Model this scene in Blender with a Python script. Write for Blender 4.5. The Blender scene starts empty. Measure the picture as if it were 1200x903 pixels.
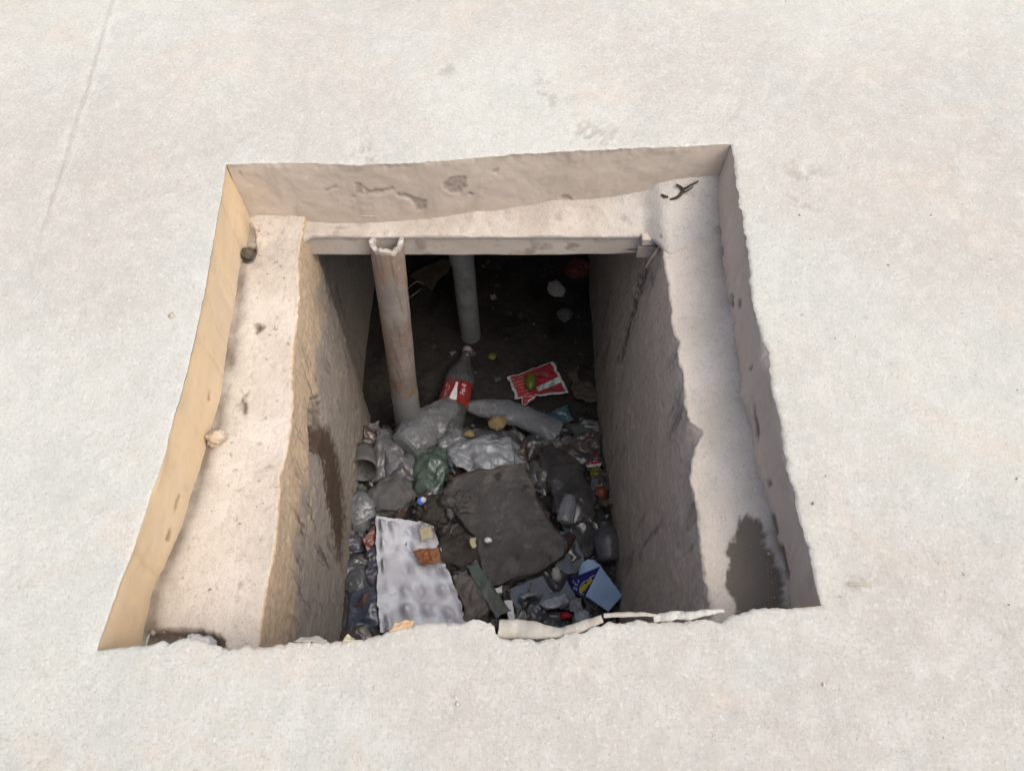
import bpy, bmesh, math, random
import numpy as np
from mathutils import Vector, Matrix

# ------------------------------------------------------------------ camera, sky, sun, exposure
sc = bpy.context.scene
CAM_H, PITCH, FPX = 1.10, math.radians(59.3), 920.0      # camera height (m), angle below horizon, focal length (px of 1200)
cam_d = bpy.data.cameras.new("Camera")
cam_d.sensor_fit = 'HORIZONTAL'; cam_d.sensor_width = 36.0
cam_d.lens = 36.0 * FPX / 1200.0
cam_d.clip_start = 0.02; cam_d.clip_end = 500
cam = bpy.data.objects.new("Camera", cam_d)
sc.collection.objects.link(cam)
cam.location = (0, 0, CAM_H)
cam.rotation_euler = (math.pi / 2 - PITCH, 0, 0)
sc.camera = cam

SUN_DIR = Vector((0.46, -0.26, 0.85)).normalized()        # towards the sun: right, a little behind the viewer
SUN_EL = math.asin(SUN_DIR.z)
SUN_AZ = math.atan2(SUN_DIR.x, SUN_DIR.y)
w = bpy.data.worlds.new("World"); sc.world = w; w.use_nodes = True
nt = w.node_tree
bg = nt.nodes["Background"]; bg.inputs[1].default_value = 0.15
sky = nt.nodes.new("ShaderNodeTexSky"); sky.sky_type = 'NISHITA'; sky.sun_disc = False
sky.sun_elevation = SUN_EL; sky.sun_rotation = SUN_AZ
sky.air_density = 1.0; sky.dust_density = 7.0; sky.ozone_density = 1.0
nt.links.new(sky.outputs[0], bg.inputs[0])
sun_d = bpy.data.lights.new("sun", 'SUN'); sun_d.energy = 1.5; sun_d.angle = math.radians(85)
sun_d.color = (1.0, 0.95, 0.87)
sun = bpy.data.objects.new("sun", sun_d); sc.collection.objects.link(sun)
sun.rotation_euler = SUN_DIR.to_track_quat('Z', 'Y').to_euler(); sun.location = (3, -1, 4)
sc.view_settings.view_transform = 'Standard'; sc.view_settings.look = 'None'
sc.view_settings.gamma = 1.0; sc.view_settings.use_curve_mapping = False
sc.view_settings.exposure = 0.46
sc.cycles.use_denoising = True
sc.cycles.max_bounces = 10; sc.cycles.diffuse_bounces = 4; sc.cycles.transparent_max_bounces = 12
sc.cycles.caustics_reflective = False; sc.cycles.caustics_refractive = False

# ------------------------------------------------------------------ geometry helpers
SP, CP = math.sin(PITCH), math.cos(PITCH)
def ray(u, v):
    x = (u - 600) / FPX; y = (451.5 - v) / FPX
    return np.array([x, CP + y * SP, -SP + y * CP])
def P(u, v, z=0.0):
    """point at height z on the sight line through a spot of the survey photo"""
    d = ray(u, v); t = (z - CAM_H) / d[2]
    return np.array([d[0] * t, d[1] * t, z])
def PY(u, v, Y):
    d = ray(u, v); t = Y / d[1]
    return np.array([d[0] * t, Y, CAM_H + d[2] * t])
def PROJ(p):
    p = np.asarray(p); q = p - np.array([0, 0, CAM_H])
    f = q[..., 1] * CP - q[..., 2] * SP; up = q[..., 1] * SP + q[..., 2] * CP
    f = np.where(f < 0.05, 0.05, f)
    return 600 + FPX * q[..., 0] / f, 451.5 - FPX * up / f
def hsh(ix, iy, iz, seed):
    h = (ix.astype(np.int64) * 374761393 + iy.astype(np.int64) * 668265263 + iz.astype(np.int64) * 2147483647 + seed * 1274126177) & 0xffffffff
    h = ((h ^ (h >> 13)) * 1274126177) & 0xffffffff
    h = ((h ^ (h >> 16)) * 2246822519) & 0xffffffff
    return ((h ^ (h >> 15)) & 0xffff) / 65535.0
def vn(p, f=1.0, seed=0):
    """value noise in [-1,1]"""
    p = np.asarray(p, dtype=float) * f
    i = np.floor(p).astype(np.int64); t = p - i; t = t * t * t * (t * (t * 6 - 15) + 10)
    r = 0
    for dx in (0, 1):
        wx = t[..., 0] if dx else 1 - t[..., 0]
        for dy in (0, 1):
            wy = t[..., 1] if dy else 1 - t[..., 1]
            for dz in (0, 1):
                wz = t[..., 2] if dz else 1 - t[..., 2]
                r = r + wx * wy * wz * hsh(i[..., 0] + dx, i[..., 1] + dy, i[..., 2] + dz, seed)
    return r * 2 - 1
def fbm(p, f=1.0, seed=0, oct=4, gain=0.5):
    r = 0; a = 1.0; tot = 0
    for k in range(oct):
        r = r + a * vn(p, f * 2.03 ** k, seed + 17 * k); tot += a; a *= gain
    return r / tot
def sst(a, b, x):
    t = np.clip((x - a) / (b - a), 0, 1); return t * t * (3 - 2 * t)
def pip(u, v, poly):
    c = np.zeros(np.shape(u), bool); n = len(poly)
    for k in range(n):
        x0, y0 = poly[k]; x1, y1 = poly[(k + 1) % n]
        if y0 == y1: continue
        c ^= ((y0 > v) != (y1 > v)) & (u < (x1 - x0) * (v - y0) / (y1 - y0) + x0)
    return c
def zone(V, poly, soft=2.0, rag=3.0, seed=3):
    """0..1 mask of the patch of a surface whose outline runs through these spots, ragged edge"""
    u, v = PROJ(V)
    u = u + rag * fbm(V, 90, seed); v = v + rag * fbm(V, 90, seed + 5)
    r = 0
    for du, dv in ((0, 0), (soft, 0), (-soft, 0), (0, soft), (0, -soft), (.7 * soft, .7 * soft), (-.7 * soft, .7 * soft), (.7 * soft, -.7 * soft), (-.7 * soft, -.7 * soft)):
        r = r + pip(u + du, v + dv, poly)
    return r / 9.0
def crease(p, f, seed, n=6):
    """sharp random folds, about [-1,1]"""
    rng = np.random.RandomState(seed); p = np.asarray(p, float)
    q = p + 0.35 / f * np.stack([vn(p, f, seed + 1), vn(p, f, seed + 2), vn(p, f, seed + 3)], -1)
    r = 0
    for k in range(n):
        d = rng.normal(size=3); d /= np.linalg.norm(d)
        ph = (q @ d) * f * (0.6 + 0.9 * rng.rand()) + rng.rand() * 9
        tri = np.abs((ph % 1.0) * 2 - 1) * 2 - 1
        r = r + tri * (1.0 / (1 + 0.5 * k)) * (0.5 + 0.5 * vn(p, f * 0.7, seed + 30 + k))
    return r / 2.2
def gridF(M, N, close=False, flip=False):
    i = np.arange(M - 1)[:, None]; j = np.arange(N if close else N - 1)[None, :]
    j2 = (j + 1) % N
    a = i * N + j; b = i * N + j2; c = (i + 1) * N + j2; d = (i + 1) * N + j
    F = np.stack([a, b, c, d], -1).reshape(-1, 4)
    return F[:, ::-1] if flip else F
COL = sc.collection
def tag(o, label=None, cat=None, group=None, kind=None):
    if label: o["label"] = label
    if cat: o["category"] = cat
    if group: o["group"] = group
    if kind: o["kind"] = kind
    return o
def thing(name, loc, label, cat, group=None):
    o = bpy.data.objects.new(name, None); COL.objects.link(o)
    o.empty_display_size = 0.05; o.location = [float(c) for c in loc]
    return tag(o, label, cat, group)
def mk(name, V, F, mat, parent=None, smooth=True, attrs=None, uv=None, origin=True):
    V = np.asarray(V, float).reshape(-1, 3)
    if parent is not None:
        off = np.array(parent.location); q = parent
        while q.parent is not None: q = q.parent; off = off + np.array(q.location)
    elif origin:
        off = np.array([V[:, 0].mean(), V[:, 1].mean(), V[:, 2].min()])
    else: off = np.zeros(3)
    me = bpy.data.meshes.new(name)
    Fl = F.tolist() if isinstance(F, np.ndarray) else [list(f) for f in F]
    me.from_pydata((V - off).tolist(), [], Fl)
    if smooth: me.polygons.foreach_set("use_smooth", [True] * len(me.polygons))
    for k, a in (attrs or {}).items():
        a = np.asarray(a, np.float32)
        if a.ndim == 2:
            at = me.attributes.new(k, 'FLOAT_COLOR', 'POINT')
            at.data.foreach_set("color", np.concatenate([a, np.ones((len(a), 1), np.float32)], 1).ravel())
        else:
            at = me.attributes.new(k, 'FLOAT', 'POINT'); at.data.foreach_set("value", a.ravel())
    if uv is not None:
        uv = np.asarray(uv, np.float32); lay = me.uv_layers.new(name="UVMap")
        vi = np.empty(len(me.loops), np.int32); me.loops.foreach_get("vertex_index", vi)
        lay.data.foreach_set("uv", uv[vi].ravel())
    me.materials.append(mat); me.update()
    o = bpy.data.objects.new(name, me); COL.objects.link(o)
    if parent is not None: o.parent = parent
    else: o.location = off
    return o

# ------------------------------------------------------------------ material helpers
def srgb(r, g, b):
    f = lambda c: (c / 255 / 12.92) if c / 255 <= 0.04045 else ((c / 255 + 0.055) / 1.055) ** 2.4
    return (f(r), f(g), f(b))
class Mat:
    def __init__(s, name, rough=0.85, spec=0.3):
        s.m = bpy.data.materials.new(name); s.m.use_nodes = True
        s.t = s.m.node_tree; s.b = s.t.nodes["Principled BSDF"]
        s.b.inputs["Roughness"].default_value = rough
        s.b.inputs["Specular IOR Level"].default_value = spec
        s.tc = s.n("ShaderNodeTexCoord").outputs["Object"]
    def n(s, typ, **k):
        x = s.t.nodes.new(typ)
        for a, b in k.items(): setattr(x, a, b)
        return x
    def l(s, a, b): s.t.links.new(a, b)
    def noise(s, scale, detail=4, rough=0.55, dist=0.0, vec=None, stretch=None):
        x = s.n("ShaderNodeTexNoise"); x.inputs["Scale"].default_value = scale; x.inputs["Detail"].default_value = detail
        x.inputs["Roughness"].default_value = rough; x.inputs["Distortion"].default_value = dist
        v = vec or s.tc
        if stretch:
            mp = s.n("ShaderNodeMapping"); s.l(v, mp.inputs[0])
            mp.inputs["Scale"].default_value = stretch[0]; mp.inputs["Rotation"].default_value = stretch[1]; v = mp.outputs[0]
        s.l(v, x.inputs["Vector"]); return x.outputs["Fac"]
    def vor(s, scale, feature='F1', rnd=1.0):
        x = s.n("ShaderNodeTexVoronoi", feature=feature); x.inputs["Scale"].default_value = scale; x.inputs["Randomness"].default_value = rnd
        s.l(s.tc, x.inputs["Vector"]); return x.outputs["Distance"]
    def ramp(s, fac, a, b, lo=0.0, hi=1.0):
        x = s.n("ShaderNodeMapRange", interpolation_type='SMOOTHSTEP')
        x.inputs[1].default_value = a; x.inputs[2].default_value = b; x.inputs[3].default_value = lo; x.inputs[4].default_value = hi
        s.l(fac, x.inputs[0]); return x.outputs[0]
    def math(s, op, a, b):
        x = s.n("ShaderNodeMath", operation=op)
        for k, q in ((0, a), (1, b)):
            if isinstance(q, (int, float)): x.inputs[k].default_value = q
            else: s.l(q, x.inputs[k])
        return x.outputs[0]
    def mix(s, fac, a, b):
        x = s.n("ShaderNodeMix", data_type='RGBA')
        if isinstance(fac, (int, float)): x.inputs[0].default_value = fac
        else: s.l(fac, x.inputs[0])
        for k, q in ((6, a), (7, b)):
            if isinstance(q, tuple): x.inputs[k].default_value = (*q, 1)
            else: s.l(q, x.inputs[k])
        return x.outputs[2]
    def attr(s, name, out="Fac"):
        x = s.n("ShaderNodeAttribute"); x.attribute_name = name; return x.outputs[out]
    def col(s, c):
        if isinstance(c, tuple): s.b.inputs["Base Color"].default_value = (*c, 1)
        else: s.l(c, s.b.inputs["Base Color"])
    def rough(s, c): s.l(c, s.b.inputs["Roughness"])
    def bump(s, h, strength=0.5, dist=0.002, prev=None):
        x = s.n("ShaderNodeBump"); x.inputs["Strength"].default_value = strength; x.inputs["Distance"].default_value = dist
        s.l(h, x.inputs["Height"])
        if prev: s.l(prev, x.inputs["Normal"])
        s.l(x.outputs[0], s.b.inputs["Normal"]); return x.outputs[0]

def m_slab():
    M = Mat("slab_cement", 0.93, 0.12)
    big = M.noise(1.3, 3); fin = M.noise(30, 8, 0.75, 0.2); grit = M.noise(240, 5, 0.75)
    c = M.mix(M.ramp(big, 0.38, 0.62), (0.430, 0.422, 0.388), (0.482, 0.492, 0.454))
    c = M.mix(M.ramp(M.noise(3.4, 7, 0.68, 0.5), 0.50, 0.64, 0, 0.5), c, (0.415, 0.443, 0.419))
    c = M.mix(M.ramp(M.noise(4.2, 8, 0.72, 0.6), 0.53, 0.66, 0, 0.55), c, (0.512, 0.443, 0.374))
    c = M.mix(M.ramp(M.noise(11, 8, 0.75, 0.3), 0.48, 0.68, 0, 0.4), c, (0.541, 0.547, 0.519))
    c = M.mix(M.ramp(fin, 0.44, 0.64, 0, 0.3), c, (0.564, 0.577, 0.554))
    c = M.mix(M.ramp(M.noise(17, 8, 0.78), 0.55, 0.70, 0, 0.35), c, (0.347, 0.333, 0.299))
    c = M.mix(M.ramp(grit, 0.36, 0.49, 0.5, 0), c, (0.309, 0.293, 0.259))
    c = M.mix(M.ramp(M.noise(130, 5, 0.75), 0.54, 0.66, 0, 0.5), c, (0.599, 0.611, 0.598))
    spk = M.math('MULTIPLY', M.ramp(M.vor(48), 0.03, 0.09, 1, 0), M.ramp(M.noise(6, 4), 0.55, 0.63))
    c = M.mix(M.math('MULTIPLY', spk, 0.6), c, (0.232, 0.199, 0.169))
    c = M.mix(M.math('MULTIPLY', M.attr("scar"), 0.55), c, (0.319, 0.298, 0.265))
    M.col(c)
    b = M.bump(fin, 0.35, 0.004)
    b = M.bump(M.noise(85, 9, 0.8), 0.9, 0.0036, b)
    M.bump(grit, 0.8, 0.0010, b)
    return M.m
def m_edge(name, base, alt, stainc):
    M = Mat(name, 0.9, 0.2)
    c = M.mix(M.ramp(M.noise(6, 4), 0.35, 0.68), base, alt)
    c = M.mix(M.ramp(M.noise(28, 5, 0.6), 0.52, 0.72, 0, 0.35), c, tuple(0.72 * x for x in base))
    spk = M.math('MULTIPLY', M.ramp(M.vor(95), 0.05, 0.12, 1, 0), M.ramp(M.noise(14, 2), 0.52, 0.62))
    c = M.mix(M.math('MULTIPLY', spk, 0.65), c, (0.16, 0.13, 0.11))
    drip = M.noise(22, 5, 0.6, 0.3, None, ((1.0, 1.0, 0.16), (0, 0, 0)))
    c = M.mix(M.ramp(drip, 0.55, 0.72, 0, 0.4), c, tuple(0.68 * x for x in base))
    c = M.mix(M.ramp(M.noise(13, 6, 0.7, 0.4), 0.56, 0.70, 0, 0.35), c, tuple(min(0.7, 1.22 * x) for x in alt))
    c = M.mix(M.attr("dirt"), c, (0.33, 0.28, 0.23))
    c = M.mix(M.attr("stain"), c, stainc)
    M.col(c)
    b = M.bump(M.noise(45, 5, 0.6), 0.25, 0.003)
    M.bump(M.noise(260, 3, 0.6), 0.35, 0.0006, b)
    return M.m
def m_wall(name, ledge, ledge2, sand, low, streakc, rot, stainc, lay, stk=(9, 0.53, 0.64, 0.85)):
    M = Mat(name, 0.92, 0.2)
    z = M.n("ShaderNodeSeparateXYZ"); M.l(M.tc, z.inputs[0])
    c = M.mix(M.ramp(M.noise(9, 5, 0.6), 0.36, 0.66), ledge, ledge2)
    c = M.mix(M.ramp(M.noise(55, 6, 0.75), 0.52, 0.72, 0, 0.4), c, tuple(0.62 * x for x in ledge))
    c = M.mix(M.ramp(M.noise(300, 3, 0.7), 0.36, 0.47, 0.4, 0), c, tuple(0.5 * x for x in ledge))
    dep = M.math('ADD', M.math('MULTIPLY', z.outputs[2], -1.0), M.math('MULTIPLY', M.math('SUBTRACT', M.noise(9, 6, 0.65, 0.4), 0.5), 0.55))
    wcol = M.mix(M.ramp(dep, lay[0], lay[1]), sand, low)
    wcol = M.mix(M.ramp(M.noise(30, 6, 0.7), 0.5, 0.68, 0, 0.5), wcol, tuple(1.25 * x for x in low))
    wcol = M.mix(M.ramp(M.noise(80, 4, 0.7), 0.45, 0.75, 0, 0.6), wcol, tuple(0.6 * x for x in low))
    st = M.noise(stk[0], 7, 0.7, 0.5, None, ((1.0, 4.0, 0.7), rot))
    wcol = M.mix(M.math('MULTIPLY', M.ramp(st, stk[1], stk[2]), M.math('MULTIPLY', M.ramp(M.noise(4, 4), 0.42, 0.62), stk[3])), wcol, streakc)
    c = M.mix(M.attr("wall"), c, wcol)
    c = M.mix(M.math('MULTIPLY', M.attr("dirt"), 0.85), c, (0.11, 0.085, 0.065))
    c = M.mix(M.math('MULTIPLY', M.attr("stain"), 0.92), c, stainc)
    M.col(c)
    r = M.math('SUBTRACT', 0.93, M.math('MULTIPLY', M.attr("stain"), 0.25)); M.rough(r)
    b = M.bump(M.noise(60, 7, 0.72), 0.55, 0.004)
    b = M.bump(M.noise(210, 5, 0.75), 0.8, 0.0018, b)
    M.bump(M.noise(520, 2, 0.6), 0.6, 0.0006, b)
    return M.m
PIT_DIM = 1.0          # batch colour scale; below full, the pit's shade is put into rubbish colours
def m_plain(name, c1, c2, scale=20, rough=0.8, spec=0.3, bump=0.4, bdist=0.002, bscale=80, mud=0.0, mudc=(0.05, 0.045, 0.04), muds=14):
    M = Mat(name, rough, spec); c1 = tuple(PIT_DIM * x for x in c1); c2 = tuple(PIT_DIM * x for x in c2)
    c = M.mix(M.ramp(M.noise(scale, 5, 0.6), 0.35, 0.66), c1, c2)
    if mud: c = M.mix(M.ramp(M.noise(muds, 5, 0.65), 0.62 - 0.35 * mud, 0.78 - 0.3 * mud, 0, 0.9), c, mudc)
    M.col(c)
    if bump: M.bump(M.noise(bscale, 5, 0.65), bump, bdist)
    return M.m
def m_film(name, c1, c2, trans=0.45, rough=0.25, mud=0.5, mudc=(0.075, 0.07, 0.062)):
    """thin dirty plastic: lets part of the light through, glossy folds, mud smears"""
    rough = rough + 0.14; M = Mat(name, rough, 0.7); c1 = tuple(PIT_DIM * x for x in c1); c2 = tuple(PIT_DIM * x for x in c2); mudc = tuple(PIT_DIM * x for x in mudc)
    c = M.mix(M.ramp(M.noise(25, 4), 0.35, 0.65), c1, c2)
    f = M.ramp(M.noise(22, 5, 0.65), 0.66 - 0.3 * mud, 0.82 - 0.28 * mud, 0, 0.85)
    c = M.mix(f, c, mudc); M.col(c)
    M.rough(M.math('ADD', rough, M.math('MULTIPLY', f, 0.5)))
    r1 = M.math('ABSOLUTE', M.math('SUBTRACT', M.noise(13, 2, .5, .6), .5), 0); r2 = M.math('ABSOLUTE', M.math('SUBTRACT', M.noise(36, 2, .5, .4), .5), 0)
    b = M.bump(r1, 0.3, 0.006); M.bump(r2, 0.2, 0.001, b)
    tr = M.n("ShaderNodeBsdfTransparent"); tr.inputs[0].default_value = (0.93, 0.95, 0.97, 1)
    mx = M.n("ShaderNodeMixShader")
    M.l(M.math('MULTIPLY', M.math('SUBTRACT', 1.0, f), trans), mx.inputs[0])
    out = M.t.nodes["Material Output"]
    M.l(M.b.outputs[0], mx.inputs[1]); M.l(tr.outputs[0], mx.inputs[2]); M.l(mx.outputs[0], out.inputs[0])
    return M.m

# ------------------------------------------------------------------ the slab with its opening
FAR = [(265,193),(300,191),(330,190),(420,192.5),(455,191),(490,190),(530,187),(560,184),(600,180.5),(640,178),(720,174),(800,171),(857,168)]
RIGHT = [(857,168),(863,204),(868,240),(872,270),(879,309),(882,345),(890,378),(893,396),(902,414),(902,428),(906,455),(909,472),(915,505),(921,536),(935,599),(951,659),(963,709)]
NEAR = [(963,709),(930,712),(905,713),(880,714),(866,717),(853,722),(846,728),(836,726),(800,727),(765,728),(712,728),(700,732),(680,740),(650,747),(620,749),(600,749),(585,747),(582,741),(580,733),(572,729.5),(550,728.5),(520,729.5),(490,731),(470,734),(455,738),(440,742),(427,748),(414,751),(400,750),(380,752),(360,750),(345,752),(310,757),(280,757),(262,758.5),(245,752),(228,746.5),(213,746),(195,752),(180,753),(150,756.5),(113,761)]
LEFT = [(113,761),(135,700),(161,627),(190,539),(210,470),(228,400),(240,340),(249,290),(258,240),(265,193)]
def resample(pts, step, rag=0.0, seed=1, f=60):
    W = np.array([P(u, v, 0.0) for u, v in pts]); d = np.r_[0, np.cumsum(np.linalg.norm(np.diff(W, axis=0), axis=1))]
    n = max(2, int(d[-1] / step)); s = np.linspace(0, d[-1], n + 1)
    Q = np.stack([np.interp(s, d, W[:, k]) for k in range(3)], -1)
    if rag:
        e = np.minimum(np.linspace(0, 1, n + 1), 1 - np.linspace(0, 1, n + 1)) * 12; e = np.clip(e, 0, 1)
        Q[:, :2] += (rag * e)[:, None] * np.stack([fbm(Q, f, seed, 4, .6), fbm(Q, f, seed + 9, 4, .6)], -1)
    return Q
S_far = resample(FAR, 0.003, 0.003, 1); S_right = resample(RIGHT, 0.003, 0.007, 2, 34)
S_near = resample(NEAR, 0.0025, 0.0065, 3, 60); S_left = resample(LEFT, 0.003, 0.002, 4, 30)
OUT = np.concatenate([S_far[:-1], S_right[:-1], S_near[:-1], S_left[:-1]])
CEN = np.array([-0.06, 0.72, 0.0])
def smooth_closed(Q, k):
    W = np.concatenate([Q[-k:], Q, Q[:k]]); ker = np.ones(2 * k + 1) / (2 * k + 1)
    return np.stack([np.convolve(W[:, i], ker, 'valid') for i in range(3)], -1)
OUT_S = smooth_closed(smooth_closed(OUT, 14), 14)
def smooth_open(Q, k):
    R_ = Q.copy(); n = len(Q)
    for _ in range(2):
        W = np.concatenate([2 * R_[:1] - R_[k:0:-1], R_, 2 * R_[-1:] - R_[-2:-k - 2:-1]]); ker = np.ones(2 * k + 1) / (2 * k + 1)
        R_ = np.stack([np.convolve(W[:, i], ker, 'valid') for i in range(3)], -1)
    return R_
def slab_z(Q):
    z = 0.0035 * fbm(Q, 3.0, 40, 3) + 0.0016 * fbm(Q, 16, 41, 4) + 0.0009 * fbm(Q, 60, 43, 3, .6)
    # the raised joint line, upper left
    A = P(136, 0, 0); B = P(38, 330, 0); d = (B - A)[:2]; L = np.linalg.norm(d); d = d / L; nrm = np.array([-d[1], d[0]])
    q = (Q[..., :2] - A[:2]); t = q @ d; s = q @ nrm + 0.006 * vn(Q, 5, 50)
    z = z + 0.0030 * np.exp(-(s / 0.004) ** 2) * sst(L * 1.15, L * 0.5, t) - 0.0016 * np.exp(-((s + 0.011) / 0.007) ** 2) * sst(L * 1.15, L * 0.6, t)
    sc_mask = np.zeros(Q.shape[:-1])
    # flaked, scaly patches where the skim coat has lifted
    for (u, v, r) in ((935, 205, .05), (950, 232, .035), (690, 160, .06), (430, 178, .035), (520, 80, .03), (640, 110, .05), (1020, 690, .04), (1180, 760, .03), (670, 770, .03), (1060, 480, .03)):
        c = P(u, v, 0); g = np.exp(-(((Q[..., 0] - c[0]) ** 2 + (Q[..., 1] - c[1]) ** 2) / (r * r)))
        k = vn(Q, 60, 61) + 0.5 * vn(Q, 130, 62) + 0.6 * vn(Q, 20, 63); kk = g * sst(0.35, 0.6, k); z = z - 0.0022 * kk; sc_mask = sc_mask + kk
    return z, np.clip(sc_mask, 0, 1)
rs = np.concatenate([[0, .0025, .006, .011, .018], .018 + np.linspace(0.008, 2.1, 165), 2.118 * np.geomspace(1.12, 30, 18)])
bl = sst(0.0, 0.07, rs)[:, None, None]
R = CEN + ((OUT - CEN)[None] * (1 - bl) + (OUT_S - CEN)[None] * bl) * (1 + rs)[:, None, None]
lip = np.array([1.0, .62, .30, .10, .02] + [0] * (len(rs) - 5))
chip = np.clip(0.5 + 0.9 * fbm(OUT, 22, 70, 4, .6), 0, 1.6)
side_w = np.r_[np.full(len(S_far) - 1, .55), np.full(len(S_right) - 1, 1.0), np.full(len(S_near) - 1, 1.0), np.full(len(S_left) - 1, .4)]
lipd = (0.0015 + 0.0035 * chip) * side_w
fade = np.exp(-np.maximum(rs - 2.2, 0))[:, None]
zz_, scar = slab_z(R); R[..., 2] = zz_ * fade - lip[:, None] * lipd[None]
Vtop = R.reshape(-1, 3)
NO = len(OUT)
Ft = gridF(len(rs), NO, True, flip=False)
a, b, c = Vtop[Ft[0][0]], Vtop[Ft[0][1]], Vtop[Ft[0][2]]
if np.cross(b - a, c - a)[2] < 0: Ft = Ft[:, ::-1]
# underside: the ceiling of the channel
rs2 = np.array([0.012, 0.15, 0.6, 1.5, 4.0]); U = CEN + (OUT[::8] - CEN)[None] * (1 + rs2)[:, None, None]; U[..., 2] = -0.152
Fu = gridF(len(rs2), U.shape[1], True)
if np.cross(U[0, 1] - U[0, 0], U[1, 1] - U[0, 0])[2] > 0: Fu = Fu[:, ::-1]
M_SLAB = m_slab()
slab = mk("concrete_slab", np.concatenate([Vtop, U.reshape(-1, 3)]), np.concatenate([Ft, Fu + len(Vtop)]), M_SLAB, origin=False, attrs={"scar": np.r_[scar.ravel(), np.zeros(U.shape[0] * U.shape[1])]})
tag(slab, "pale rough cement slab surrounding the open pit", kind="structure")

# ------------------------------------------------------------------ lower outline of the opening (foot of the slab edge)
ZL = -0.15
B_left = [(167,758),(180,695),(201,648),(222,594),(245,514),(262,463),(270,400),(276,363),(283,315),(284,293),(285,251)]
B_right = [(843,219),(843,285),(849,330),(860,414),(871,472),(883,532),(897,591),(915,663),(923,713)]
BL = np.array([P(u, v, ZL) for u, v in B_left]); BR = np.array([P(u, v, ZL) for u, v in B_right])
def interpY(T, Y, k=0):
    o = np.argsort(T[:, 1]); return np.interp(Y, T[o, 1], T[o, k])
def edge_strip(name, S, lipS, foot, mat, label, dirt_fn, stains, seed, rough=0.0012):
    rows = np.r_[np.linspace(0, 1, 56)]
    G = np.zeros((len(rows), len(S), 3)); S_s = smooth_open(S, 18)
    for r, t in enumerate(rows):
        bq = float(sst(0.0, 0.13, np.array(t))); G[r] = S * (1 - bq) + S_s * bq; G[r, :, 2] = -lipS * (1 - bq) - t * (0.205 - lipS * (1 - bq))
        f = foot(S); G[r, :, :2] += (f - S[:, :2]) * min(1.0, t * 0.205 / 0.15)
    V = G.reshape(-1, 3).copy(); st = np.zeros(len(V))
    for poly, depth in stains:
        zz = zone(V, poly, 1.2, 2.2, seed); st = np.maximum(st, zz)
    n2 = np.gradient(S[:, :2], axis=0); n2 = np.stack([n2[:, 1], -n2[:, 0]], -1); n2 /= np.linalg.norm(n2, axis=1)[:, None] + 1e-9
    k = 30; n2 = np.stack([np.convolve(np.pad(n2[:, i], k, mode='edge'), np.ones(2 * k + 1) / (2 * k + 1), 'valid') for i in (0, 1)], -1)
    nn = np.tile(n2, (len(rows), 1)); tt = np.repeat(rows, len(S))
    disp = 0.004 * fbm(V, 7, seed, 3) + rough * fbm(V, 45, seed + 1, 4, .6) - (0.0028 if seed != 14 else 0.0012) * st * (0.6 + 0.8 * np.abs(vn(V, 120, seed + 4)))
    disp *= sst(0, 0.05, tt)
    V[:, :2] += nn * disp[:, None]
    F = gridF(len(rows), len(S))
    o = mk(name, V, F, mat, parent=slab, attrs={"stain": st * (0.55 if seed == 11 else 0.8), "dirt": dirt_fn(V, tt)})
    o["label"] = label
    return o
lf = lipd[:]
i1 = len(S_far) - 1; i2 = i1 + len(S_right) - 1; i3 = i2 + len(S_near) - 1
L_far = np.r_[lf[:i1], lf[i1]]; L_right = np.r_[lf[i1:i2], lf[i2]]; L_near = np.r_[lf[i2:i3], lf[i3]]; L_left = np.r_[lf[i3:], lf[0]]
M_EF = m_edge("edge_taupe", (0.475, 0.41, 0.345), (0.51, 0.45, 0.385), (0.21, 0.165, 0.14))
M_ER = m_edge("edge_taupe_grey", (0.57, 0.485, 0.415), (0.60, 0.52, 0.45), (0.13, 0.105, 0.09))
M_EL = m_edge("edge_ochre_render", (0.56, 0.435, 0.285), (0.54, 0.435, 0.315), (0.24, 0.15, 0.08))
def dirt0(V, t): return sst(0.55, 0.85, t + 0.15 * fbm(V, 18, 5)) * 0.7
def foot_far(S): return np.stack([S[:, 0], S[:, 1] + 0.004], -1)
def foot_right(S):
    q = sst(1.06, 1.18, S[:, 1]); return np.stack([interpY(BR, S[:, 1]) * (1 - q) + (S[:, 0] - 0.006) * q, S[:, 1]], -1)
def foot_left(S):
    q = sst(0.98, 1.12, S[:, 1]); return np.stack([interpY(BL, S[:, 1]) * (1 - q) + (S[:, 0] + 0.004) * q, S[:, 1]], -1)
def foot_near(S): return np.stack([S[:, 0], S[:, 1] - 0.01], -1)
far_st = [([(416,214),(424,216),(425,229),(418,227)],0),([(424,218),(432,224),(448,223),(461,219),(462,222),(446,227),(430,229)],0),([(519,215),(527,208),(546,206),(546,221),(538,227),(527,226),(521,222)],0),([(411,227),(418,230),(414,232)],0),([(464,226),(478,228),(500,236),(498,246),(488,248),(482,234),(466,230)],0),([(380,223),(394,217),(394,219),(383,225)],0),([(548,226),(556,227),(552,231)],0),([(576,202),(584,198),(583,204)],0),([(655,231),(668,230),(668,235),(656,234)],0),([(281,200),(284,205),(283,208),(280,204)],0)]
right_st = [([(911,636),(918,640),(923,668),(924,684),(915,664),(912,646)],0),([(885,470),(892,510),(889,520),(884,492)],0),([(900,560),(906,566),(901,572)],0),([(878,432),(884,426),(882,436)],0),([(856,344),(859,346),(858,360),(854,358)],0),([(864,350),(867,350),(866,362),(863,360)],0),([(901,601),(908,601),(911,626),(905,628),(902,612)],0),([(912,690),(917,700),(916,712),(911,704)],0)]
left_st = [([(203,592),(208,577),(210,580),(203,604)],0),([(196,620),(200,615),(199,636),(195,633)],0),([(243,470),(246,455),(247,470)],0)]
edge_strip("edge_face", S_far, L_far, foot_far, M_EF, "taupe far edge face of the slab with small pits", lambda V, t: dirt0(V, t) * 0.6, far_st, 11)
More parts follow.
